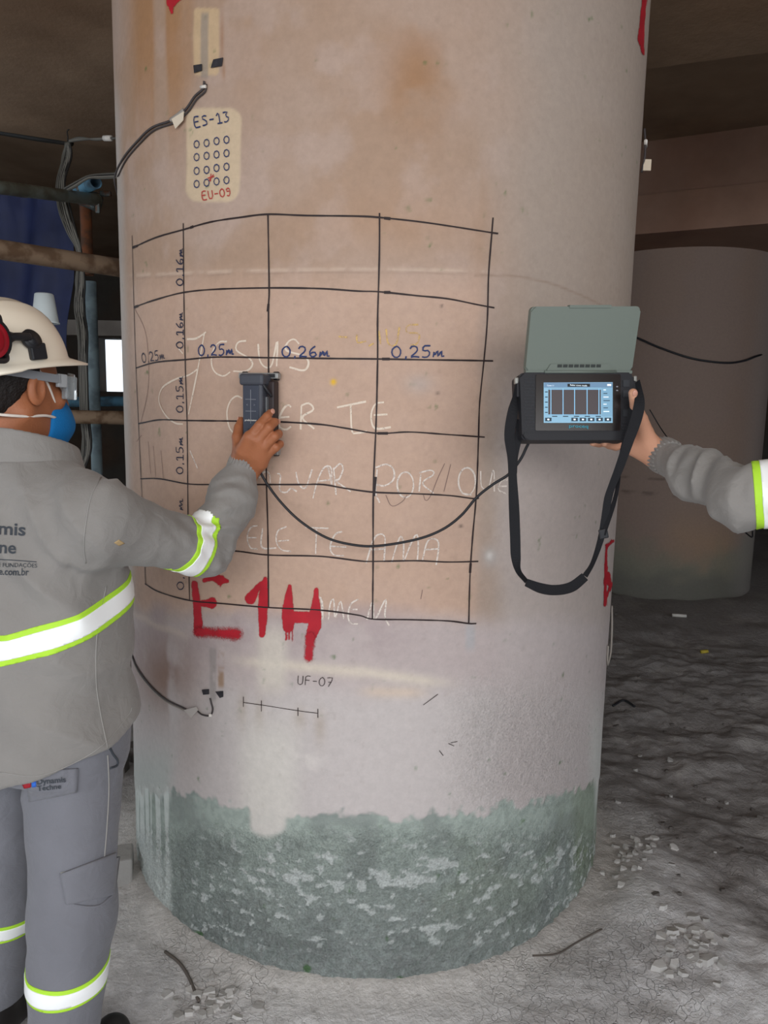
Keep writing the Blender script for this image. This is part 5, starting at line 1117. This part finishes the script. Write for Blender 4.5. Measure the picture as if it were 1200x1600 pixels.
def flat_text(name, txt, org, U, Vv, h, wtot, m, parent, bold=0.0, nrm_=None, off=.0005):
    V, F = text_geo(txt, bold); w = V[:, 0].max(); P = [tuple(np.array(org)+np.array(U)*((x-w/2)*wtot/w)+np.array(Vv)*(y*h/.72)+np.array(nrm_)*off) for x, y in V]; me = bpy.data.meshes.new(name); me.from_pydata(P, [], F); me.update(); return put(name, me, m, parent, False)
flat_text('printed_name', 'profometer', PP(.001, -.014, .0601), tg, (0, 0, 1), .0042, .030, m_white, probe, .02, nrm)
for s_ in (-1, 1): flat_text('key_arrow', '>' if s_ > 0 else '<', PP(.001+s_*.009, .019, .0601), tg, (0, 0, 1), .006, .004, m_kl, probe, 0, nrm)
flat_text('printed_name', 'PROFOMETER', PP(.038, -.008, .0335), (0, 0, 1), -tg, .0035, .03, m_kl, probe, .0, nrm)
box('side_panel', PP(.0295, -.002, .036), (.004, .085, .012), new_mat('side_panel_grey', srgb(104, 106, 108), .5), probe, PB, .0015)
tube('hand_loop', catmull([PP(.026, .070, .052), PP(.034, .055, .046), PP(.040, .042, .036)]), .0035, m_black, probe)
disc_c = PP(-.001, -.036, .0602); box('button', disc_c, (.010, .010, .002), m_black, probe, PB, .0008)
# nails on the visible fingers
def nail(ch, r, parent, back):
    a, b_ = ch[-2][0], ch[-1][0]; d = (b_-a)/np.linalg.norm(b_-a); n = back-d*np.dot(back, d); n /= np.linalg.norm(n); R = frame(n, tuple(d)); bm = bmesh.new(); bmesh.ops.create_uvsphere(bm, u_segments=12, v_segments=8, radius=1)
    for v in bm.verts: v.co = R @ Vector((v.co.x*r*.62, v.co.y*r*.8, v.co.z*r*.22)) + Vector(b_+n*r*.80+d*r*.15)
    obj('fingernail', bm, m_nail, parent, True)
toC = (CAM-po)/np.linalg.norm(CAM-po)
for k in (5, 6, 7, 8): nail(H1['chains'][k], .0095, person, nrm*.5+tg*.6+toC*.2)
nail(H1['chains'][4], .0095, person, -tg*.8+nrm*.4)

# probe cable up to the instrument
t = tube('probe_cable', catmull([PP(-.004, -.080, .040), PP(-.004, -.105, .040), W(404, 733, 1.640), W(418, 757, 1.632), W(440, 786, 1.62), W(470, 815, 1.608), W(510, 840, 1.595), W(550, 851, 1.585), W(590, 853, 1.575), W(650, 843, 1.56), W(690, 828, 1.55), W(720, 806, 1.54), W(745, 777, 1.53), W(770, 757, 1.52), W(795, 741, 1.51), W(813, 718, 1.50), W(822, 700, 1.495), W(829, 686, 1.49), W(831, 676, 1.485)], 6), .0030, m_black); tag(t, 'black cable sagging from the hand-held scanner to the tablet instrument', 'cable')

# ---------- instrument with raised lid
DU = np.array([.985, .16, 0.0]); DU /= np.linalg.norm(DU); DN = np.array([.155, -.965, .20]); DN -= DU*(DN@DU); DN /= np.linalg.norm(DN); DV = np.cross(DN, DU); DU = DU*cos(.012)-DV*sin(.012)*1.0; DV = np.cross(DN, DU)
DO = W(905.5, 635, 1.455); k_ = 1125/(np.dot(DO-CAM, _f))
dev = empty('measuring_instrument', DO, 'black tablet instrument with lit screen, raised grey lid and hanging strap held at right', 'instrument')
DB = Matrix((tuple(DU), tuple(DV), tuple(DN))).transposed()
def DP(x, y, z=0.0):
    """image point on the instrument's face plane raised by z"""
    d = ray(x, y); t = np.dot(DO-CAM, DN)/np.dot(d, DN); return CAM+d*t+DN*z
def DL(u, v, z): return DO+DU*u+DV*v+DN*z
def quad_slab(name, q, z0, z1, m, parent, rad=0.0, bev=0.0, n=6):
    P = [np.array(p, float) for p in q]; pts = []
    if rad > 0:
        for i in range(4):
            a, b_, c = P[i-1], P[i], P[(i+1) % 4]; u = (a-b_)/np.linalg.norm(a-b_); v = (c-b_)/np.linalg.norm(c-b_)
            for t in np.linspace(0, 1, n): pts.append((b_+u*rad)*(1-t)**2+2*t*(1-t)*b_+(b_+v*rad)*t*t)
    else: pts = P
    N_ = np.cross(P[1]-P[0], P[3]-P[0]); N_ /= np.linalg.norm(N_); N_ = N_ if N_@DN > 0 else -N_
    bm = bmesh.new(); A = [bm.verts.new(tuple(p+N_*z0)) for p in pts]; Bt = [bm.verts.new(tuple(p+N_*z1)) for p in pts]; bm.faces.new(A[::-1]); f1 = bm.faces.new(Bt); k = len(pts)
    for i in range(k): bm.faces.new((A[i], A[(i+1) % k], Bt[(i+1) % k], Bt[i]))
    if bev > 0: bmesh.ops.bevel(bm, geom=[e for e in f1.edges], offset=bev, segments=3, affect='EDGES')
    return obj(name, bm, m, parent)
m_dev = new_mat('ribbed_black_rubber', srgb(36, 36, 40), .6, .35); m_bez = new_mat('glossy_black_bezel', srgb(26, 20, 20), .25, .5); m_lid = new_mat('sage_grey_plastic', srgb(104, 112, 104), .55, .35)
F0 = lambda *p: [DP(x, y, 0) for x, y in p]
body = quad_slab('body', F0((812, 582), (990, 582), (986, 686), (816, 687)), -.048, 0, m_dev, dev, .010, .004)
quad_slab('lower_lip', F0((815, 677), (986, 675), (985, 688), (822, 688)), -.046, .003, m_dev, dev, .006, .0015)
quad_slab('bezel', F0((837, 585), (969, 585), (969, 673), (836, 673)), 0.0002, .0018, m_bez, dev, .003, 0)
def glow(name, c, s_): return new_mat(name, srgb(*c), .4, .3, emit=srgb(*c), estr=s_)
scr_m = glow('lit_lcd_blue', (120, 158, 180), .55); scr_bar = glow('lcd_header', (96, 124, 150), .5); scr_plot = glow('lcd_plot_area', (66, 60, 62), .5); scr_line = glow('lcd_grid_line', (120, 168, 200), .7); scr_txt = glow('lcd_text', (220, 230, 236), .7); scr_btn = glow('lcd_button', (36, 54, 68), .5); scr_dark = glow('lcd_dark', (26, 30, 34), .4)
screen = quad_slab('screen', F0((849, 598), (956.5, 597.5), (956.5, 661), (849, 661)), .0018, .0021, scr_m, dev)
quad_slab('screen_header', F0((849.5, 598), (956, 598), (956, 606), (849.5, 606)), .0021, .0023, scr_bar, screen)
quad_slab('screen_sidebar', F0((939, 606), (956, 606), (956, 651), (939, 651)), .0021, .0023, glow('lcd_side', (112, 150, 174), .5), screen)
quad_slab('plot_area', F0((856, 608), (938, 608), (938, 649), (856, 649)), .0021, .0023, scr_plot, screen)
for x in (860, 879, 897, 916.5, 935): quad_slab('plot_line', F0((x-.6, 608), (x+.6, 608), (x+.6, 649), (x-.6, 649)), .0023, .0025, scr_line, screen)
for y in (608.5, 648): quad_slab('plot_line', F0((856, y), (938, y), (938, y+.8), (856, y+.8)), .0023, .0025, scr_line, screen)
quad_slab('screen_title', F0((886, 600), (921, 600), (921, 604.8), (886, 604.8)), .0023, .0025, scr_dark, screen)
flat_text('screen_text', 'Rebar cover mode', DP(903, 603.8, .0026), DU, DV, .0034, .036, scr_txt, screen, 0, DN); flat_text('screen_text', 'Cover 11', DP(859, 604, .0026), DU, DV, .003, .014, scr_txt, screen, 0, DN)
quad_slab('battery_icon', F0((948, 600.5), (954, 600.5), (954, 603.5), (948, 603.5)), .0023, .0025, scr_txt, screen)
for i, x in enumerate((851, 892, 905, 918, 931, 944)): quad_slab('screen_button', F0((x, 653), (x+10, 653), (x+10, 658.5), (x, 658.5)), .0021, .0024, scr_btn, screen); quad_slab('button_icon', F0((x+3.5, 654.6), (x+6.5, 654.6), (x+6.5, 657), (x+3.5, 657)), .0024, .0026, scr_txt, screen)
for i in range(7): quad_slab('screen_text', F0((942, 609+i*5.6), (942+4+(i*37 % 7), 609+i*5.6), (942+4+(i*37 % 7), 610.2+i*5.6), (942, 610.2+i*5.6)), .0023, .0025, scr_btn if i % 2 else scr_txt, screen)
for i in range(5): quad_slab('axis_number', F0((851, 612+i*8), (855, 612+i*8), (855, 613.5+i*8), (851, 613.5+i*8)), .0021, .0024, scr_btn, screen)
for i in range(5): quad_slab('axis_number', F0((862+i*17, 650.2), (870+i*17, 650.2), (870+i*17, 651.6), (862+i*17, 651.6)), .0021, .0024, scr_btn, screen)
flat_text('maker_name', 'proceq', DP(903, 668.5, .0020), DU, DV, .0068, .041, glow('glowing_cyan_print', (40, 130, 150), .15), dev, .01, DN)  # printed name given a faint glow of its own
for y in (603.5, 609.5): quad_slab('indicator', F0((962, y), (965, y), (965, y+2), (962, y+2)), .0018, .0024, m_kl, dev)
for i, y in enumerate((594, 610, 640)): quad_slab('side_button', F0((973, y), (983, y), (983, y+11), (973, y+11)), 0, .002, new_mat('button_rubber', srgb(52, 54, 58), .6), dev, .002)
gr_ = []
m_grip = new_mat('grip_rubber', srgb(58, 60, 64), .6)
for cx0, cx1 in ((820, 834), (972, 984)):
    bm = bmesh.new()
    for i in range(5):
        for j in range(17):
            x = cx0+i*3.1+(j % 2)*1.5; y = 592+j*5.2
            if x < cx1 and not (cx0 > 900 and y < 655): add_box(bm, DP(x, y, .0004), (.0017, .0024, .0014), DB)
    obj('grip_pattern', bm, m_grip, body)
L0, L1 = DP(822, 581, -.004), DP(988.5, 581, -.004); lt0 = W(830.5, 479, 1.425)+0; lt1 = W(1002, 478.5, 1.448)
lidz = DP(905, 581, -.004)
lt0 = W(830.5, 479, L0[1]-.012); lt1 = W(1002, 478.5, L1[1]-.012)
lid = quad_slab('lid', [L0, L1, lt1, lt0], -.014, 0, m_lid, dev, .010, .003)
def LP(s_, t_, z=0.0):
    p = (L0*(1-s_)+L1*s_)*(1-t_)+(lt0*(1-s_)+lt1*s_)*t_; N_ = np.cross(L1-L0, lt0-L0); N_ /= np.linalg.norm(N_); return p+N_*z
quad_slab('lid_catch', [LP(.34, .975), LP(.72, .975), LP(.72, 1.02), LP(.34, 1.02)], -.010, .002, m_lid, lid, .001)
quad_slab('hinge_plate', [LP(.18, 0), LP(.80, 0), LP(.77, .13), LP(.22, .13)], -.002, .003, m_lid, lid, .002)
bm = bmesh.new(); LB = Matrix((tuple((L1-L0)/np.linalg.norm(L1-L0)), tuple((lt0-L0)/np.linalg.norm(lt0-L0)), tuple(np.cross(L1-L0, lt0-L0)/np.linalg.norm(np.cross(L1-L0, lt0-L0))))).transposed()
for i in range(8): add_box(bm, LP(.305+i*.052, .10, .0032), (.0095, .006, .001), LB)
obj('hinge_slots', bm, new_mat('dark_slot', srgb(52, 56, 54), .7), lid)
tube('hinge_rod', [LP(.17, .01, .004), LP(.84, .01, .004)], .003, m_lid, lid)
quad_slab('lid_rim', [LP(.0, -.02), LP(1.0, -.02), LP(1.0, .03), LP(0, .03)], -.010, .0025, m_lid, lid, .002)
m_lug = new_mat('steel_lug', srgb(150, 150, 145), .4, .5, metal=.4)
box('strap_lug', DP(810, 593, -.012), (.008, .013, .010), m_lug, dev, DB, .002); box('strap_lug', DP(996, 590, -.012), (.007, .012, .010), m_lug, dev, DB, .002)
box('lug_mount', DP(813, 606, -.014), (.010, .034, .014), m_dev, dev, DB, .003); box('lug_mount', DP(994, 604, -.014), (.010, .030, .014), m_dev, dev, DB, .003)
# strap
m_web = new_mat('black_webbing', srgb(30, 30, 33), .75, .2, bump=.0006, bscale=500)
def strap(name, pts, parent, m=m_web, th=.0018):
    """points: x, y, depth, width in photo px, tilt of the band about its length"""
    Q = catmull([np.array(p, float) for p in pts], 6); P = [W(q[0], q[1], q[2]) for q in Q]; bm = bmesh.new(); pr = None
    for i, q in enumerate(Q):
        t = P[min(i+1, len(P)-1)]-P[max(i-1, 0)]; t /= np.linalg.norm(t); view = P[i]-CAM; px = np.dot(view, _f)/FPX; view /= np.linalg.norm(view); s_ = np.cross(t, view); s_ /= np.linalg.norm(s_); n = np.cross(s_, t); w = q[3]*px/2
        tw = q[4]; s2_ = s_*cos(tw)+n*sin(tw); n2_ = n*cos(tw)-s_*sin(tw); w = w/max(.35, abs(cos(tw)))
        c = [bm.verts.new(tuple(P[i]+s2_*a*w+n2_*b_*th/2)) for a, b_ in ((-1, -1), (1, -1), (1, 1), (-1, 1))]
        if pr: [bm.faces.new((pr[x], pr[(x+1) % 4], c[(x+1) % 4], c[x])) for x in range(4)]
        else: bm.faces.new(c)
        pr = c
    bm.faces.new(pr[::-1]); return obj(name, bm, m, parent, False)
st = strap('strap', [(809, 602, 1.455, 7, .9), (806, 620, 1.45, 9, .9), (801, 645, 1.447, 16, .3), (796, 680, 1.445, 16, .1), (800, 715, 1.445, 14, .2), (801, 745, 1.445, 13, .2), (803, 790, 1.445, 16, 0), (805, 840, 1.445, 16, 0), (806, 870, 1.445, 15, .1), (810, 892, 1.445, 8, .8), (822, 908, 1.445, 6, 1.0)], dev)
strap('strap_fold', [(809, 655, 1.452, 10, .5), (812, 672, 1.45, 12, .5), (808, 690, 1.447, 12, .3), (804, 715, 1.447, 10, .4), (803, 740, 1.447, 9, .4)], st)
strap('shoulder_pad', [(822, 910, 1.445, 11, .3), (845, 919, 1.445, 15, .3), (868, 922, 1.445, 15, .3), (893, 917, 1.445, 15, .3), (914, 901, 1.445, 13, .3)], st, m_web, .005)
strap('strap', [(914, 900, 1.445, 8, .5), (926, 880, 1.443, 6, .8), (938, 845, 1.44, 9, .4), (945, 810, 1.437, 11, .1), (950, 780, 1.433, 12, .1), (956, 760, 1.43, 11, .2), (968, 730, 1.425, 13, .2), (982, 690, 1.42, 15, .1), (994, 655, 1.42, 17, .1), (999, 630, 1.425, 16, .1), (998, 608, 1.44, 9, .5), (996, 596, 1.452, 7, .7)], dev)
strap('strap', [(942, 835, 1.436, 8, .5), (958, 790, 1.43, 6, .6), (965, 760, 1.432, 5, .7), (968, 730, 1.44, 6, .5), (974, 700, 1.445, 8, .4), (985, 665, 1.447, 12, .3), (990, 640, 1.448, 14, .3), (994, 612, 1.452, 9, .4)], dev)
box('strap_buckle', W(943, 834, 1.436), (.018, .006, .020), m_black, st, Matrix.Rotation(-.25, 3, 'Y'), .002)

# ---------- second person: right arm comes in from the right, body stands outside the photo
C2 = Body((.93, .92), radians(180))
S2 = np.array([.90, 1.13, 1.36]); E2 = W(1158, 778, 1.27); W2 = W(1036, 711, 1.515); K2 = E2+(W2-E2)*.95; M2 = E2+(W2-E2)*.5
J2 = [(.60, .20, .15, 0), (.80, .215, .16, 0), (1.0, .20, .145, 0), (1.2, .20, .14, 0), (1.33, .185, .12, 0), (1.40, .13, .10, 0), (1.44, .088, .085, 0), (1.49, .07, .07, 0)]
t2 = loft_sdf(C2, J2, lambda r, f: .80+0*r, 1.47); LS2 = C2.P(-.17, 0, 1.36); LE2 = C2.P(-.25, .02, 1.1); LW2 = C2.P(-.22, .15, .9)
def jacket2(P):
    d = t2(P); a = cap(P, C2.P(.12, 0, 1.35), S2, .08, .075); a = smin(a, cap(P, S2, E2, .070, .051), .03)
    fo = smin(cap(P, E2, M2, .051, .047), cap(P, M2, K2, .047, .032), .02); fo = smin(fo, cap(P, K2, W2, .033, .031), .006); a = smin(a, fo, .018)
    l = smin(cap(P, LS2, LE2, .07, .055), cap(P, LE2, LW2, .052, .038), .02); d = smin(smin(d, a, .035), l, .03)
    return folds(P, d, [(S2, E2, .005, 30, 9, 3.9), (E2, W2, .0075, 26, 10, 12.1), (E2+(E2-W2)*.2, M2, .006, 30, 11, 2.7)], 0, 0)
v, f = surfnet(jacket2, (.50, .60, .76), (1.28, 1.60, 1.49), .005); v = relax(v, f, 2)
N2 = C2.P(0, .02, 1.66); nf = np.array([-1.0, .25, -.05]); nf /= np.linalg.norm(nf); nr = np.cross(nf, [0, 0, 1.0]); nr /= np.linalg.norm(nr); nu = np.cross(nr, nf); NB = np.stack([nr, nf, nu])
def NP(r, f_, u): return N2+nr*r+nf*f_+nu*u
HC_s, HP_s = HC, HP
def head2(P):
    d = ell(P, NP(0, -.012, .032), (.076, .096, .1), NB); d = smin(d, ell(P, NP(0, .035, -.035), (.058, .066, .082), NB), .03); d = smin(d, ell(P, NP(0, .07, -.095), (.026, .022, .02), NB), .025)
    for s_ in (-1, 1):
        d = smax(d, -ell(P, NP(s_*.032, .104, .004), (.017, .012, .011), NB), .012); d = smin(d, ell(P, NP(s_*.079, -.008, -.012), (.009, .019, .032), NB), .006)
    d = smin(d, cap(P, NP(0, .098, .01), NP(0, .116, -.03), .008, .013), .012); d = smin(d, cap(P, NP(-.018, .094, -.062), NP(.018, .094, -.062), .007), .006)
    return smin(d, cap(P, NP(0, -.028, -.05), C2.P(0, -.01, 1.4), .054, .062), .03)
a_, b1 = surfnet(head2, N2-np.array([.16, .16, .27]), N2+np.array([.16, .16, .16]), .005)
LG2 = [(C2.P(.095, 0, .86), C2.P(.10, .02, .47), C2.P(.11, 0, .09)), (C2.P(-.095, 0, .86), C2.P(-.10, .02, .47), C2.P(-.11, 0, .09))]
def core2(P):
    d = cap(P, C2.P(0, -.01, 1.40), C2.P(0, 0, 1.0), .09, .10); d = smin(d, cap(P, S2, E2, .045, .038), .03); d = smin(d, cap(P, E2, W2, .036, .026), .02); d = smin(d, cap(P, LS2, LE2, .045, .036), .03); d = smin(d, cap(P, LE2, LW2, .034, .025), .02)
    for a, k, an in LG2: d = smin(smin(d, cap(P, a, k, .07, .05), .04), cap(P, k, an, .048, .035), .02)
    return d
c_, d1 = surfnet(core2, (.5, .6, .05), (1.3, 1.6, 1.5), .010)
H2 = dict(chains=[[hw(1052, 722, 1.48, .024), hw(1030, 706, 1.512, .024), hw(1004, 690, 1.520, .021), hw(985, 668, 1.524, .016)], [hw(1040, 725, 1.50, .020), hw(1020, 714, 1.52, .021), hw(992, 700, 1.530, .018), hw(970, 690, 1.534, .014)],
   [hw(1020, 702, 1.515, .020), hw(1008, 676, 1.500, .017), hw(1002, 655, 1.478, .0130), hw(993, 634, 1.452, .0110), hw(989, 614, 1.440, .0090)],
   [hw(985, 668, 1.524, .014), hw(955, 664, 1.524, .0105), hw(932, 668, 1.524, .0095), hw(915, 674, 1.520, .008)], [hw(982, 678, 1.526, .013), hw(952, 678, 1.524, .0105), hw(930, 682, 1.518, .0095), hw(918, 686, 1.508, .0085)],
   [hw(974, 688, 1.528, .013), hw(950, 690, 1.522, .0100), hw(936, 692, 1.510, .0092), hw(927, 691, 1.494, .0085)], [hw(970, 694, 1.530, .012), hw(962, 697, 1.520, .0095), hw(952, 695, 1.508, .0088), hw(945, 692, 1.492, .008)]], k=[.014, .014, .012, .004, .004, .004, .004])
e_, f1 = hand(H2, .0018)
def lh2(r, f_, z): return C2.P(-.22+r, .15+f_, .9+z)
L2c = dict(chains=[[(LW2, .022), (lh2(0, .02, -.05), .024), (lh2(0, .045, -.08), .020)]]+[[(lh2(0, .05+.018*(q-1.5), -.085), .011), (lh2(.004, .055+.018*(q-1.5), -.12), .0095), (lh2(.016, .055+.016*(q-1.5), -.145), .008), (lh2(.03, .05+.015*(q-1.5), -.155), .007)] for q in range(4)]+[[(lh2(0, .03, -.04), .014), (lh2(.02, .06, -.06), .011), (lh2(.03, .07, -.09), .009)]], k=[.01, .003, .003, .003, .003, .008])
g_, h1_ = hand(L2c, .004)
pv, pf = join_geo([(a_, b1), (c_, d1), (e_, f1), (g_, h1_)])
person2 = mesh_np('person', pv, pf, m_skin2); tag(person2, 'grey sleeved arm of a person at the right edge holding up the tablet instrument', 'person')
jk2 = mesh_np('jacket', v, f, m_jacket, person2)
ax2 = (S2-E2)/np.linalg.norm(S2-E2); bands(jk2, E2+ax2*.050, ax2*.85+np.array([.3, -.1, 0]), [('lime_trim', -.030, .030, .0014, m_lime), ('reflective_tape', -.018, .018, .0026, m_refl)], jk2, lambda c: (Vector(c)-Vector(E2)).length < .19)
cax2 = (W2-K2)/np.linalg.norm(W2-K2)
def cuff2(P):
    q = P-K2.astype(np.float32); x = q@cax2.astype(np.float32); rad = np.linalg.norm(q-x[..., None]*cax2.astype(np.float32), axis=-1); u = np.cross(cax2, [0, 0, 1.0]); u /= np.linalg.norm(u); w_ = np.cross(cax2, u); an = np.arctan2(q@u.astype(np.float32), q@w_.astype(np.float32))
    d = np.abs(rad-(.0345+.0022*np.cos(an*24)-.06*np.abs(x-.006)))-.003; return smax(d, np.abs(x-.006)-.019, .004)
cv, cf = surfnet(cuff2, K2-.06, K2+.06, .0018); mesh_np('cuff', cv, cf, m_jacket, jk2)
nail(H2['chains'][2], .0095, person2, toC)
hp2 = loft_sdf(C2, [(.5, .15, .12, 0), (.78, .19, .14, 0), (1.05, .18, .13, 0)], lambda r, f: .76+0*r, 1.0)
def tr2(P):
    d = None
    for a, k, an in LG2: x = smin(cap(P, a, k, .095, .082), cap(P, k, an, .082, .078), .03); d = x if d is None else np.minimum(d, x)
    return smax(smin(d, hp2(P), .03), .10-P[..., 2], .006)
cv, cf = surfnet(tr2, (.7, .6, .08), (1.15, 1.25, 1.02), .009); mesh_np('trousers', cv, cf, m_trou, person2)
for a, k, an in LG2:
    z_ = gz(an[0], an[1])
    def b2(P, an=an, z_=z_):
        a0 = np.array([an[0], an[1], z_]); d = cap(P, a0+[0, 0, .12], a0+[0, 0, .05], .05, .045); d = smin(d, cap(P, a0-C2.f*.035+[0, 0, .04], a0+C2.f*.15+[0, 0, .035], .045, .04), .03); return smax(d, z_-P[..., 2], .003)
    cv, cf = surfnet(b2, (an[0]-.26, an[1]-.12, z_-.02), (an[0]+.12, an[1]+.12, z_+.2), .008); mesh_np('boot', cv, cf, m_boot, person2)
def hr2(P): return smax(ell(P, NP(0, -.014, .034), (.083, .103, .106), NB), (P-N2.astype(np.float32))@nf.astype(np.float32)-.02, .01)
cv, cf = surfnet(hr2, N2-.15, N2+.16, .005); mesh_np('hair', cv, cf, m_hair, person2)
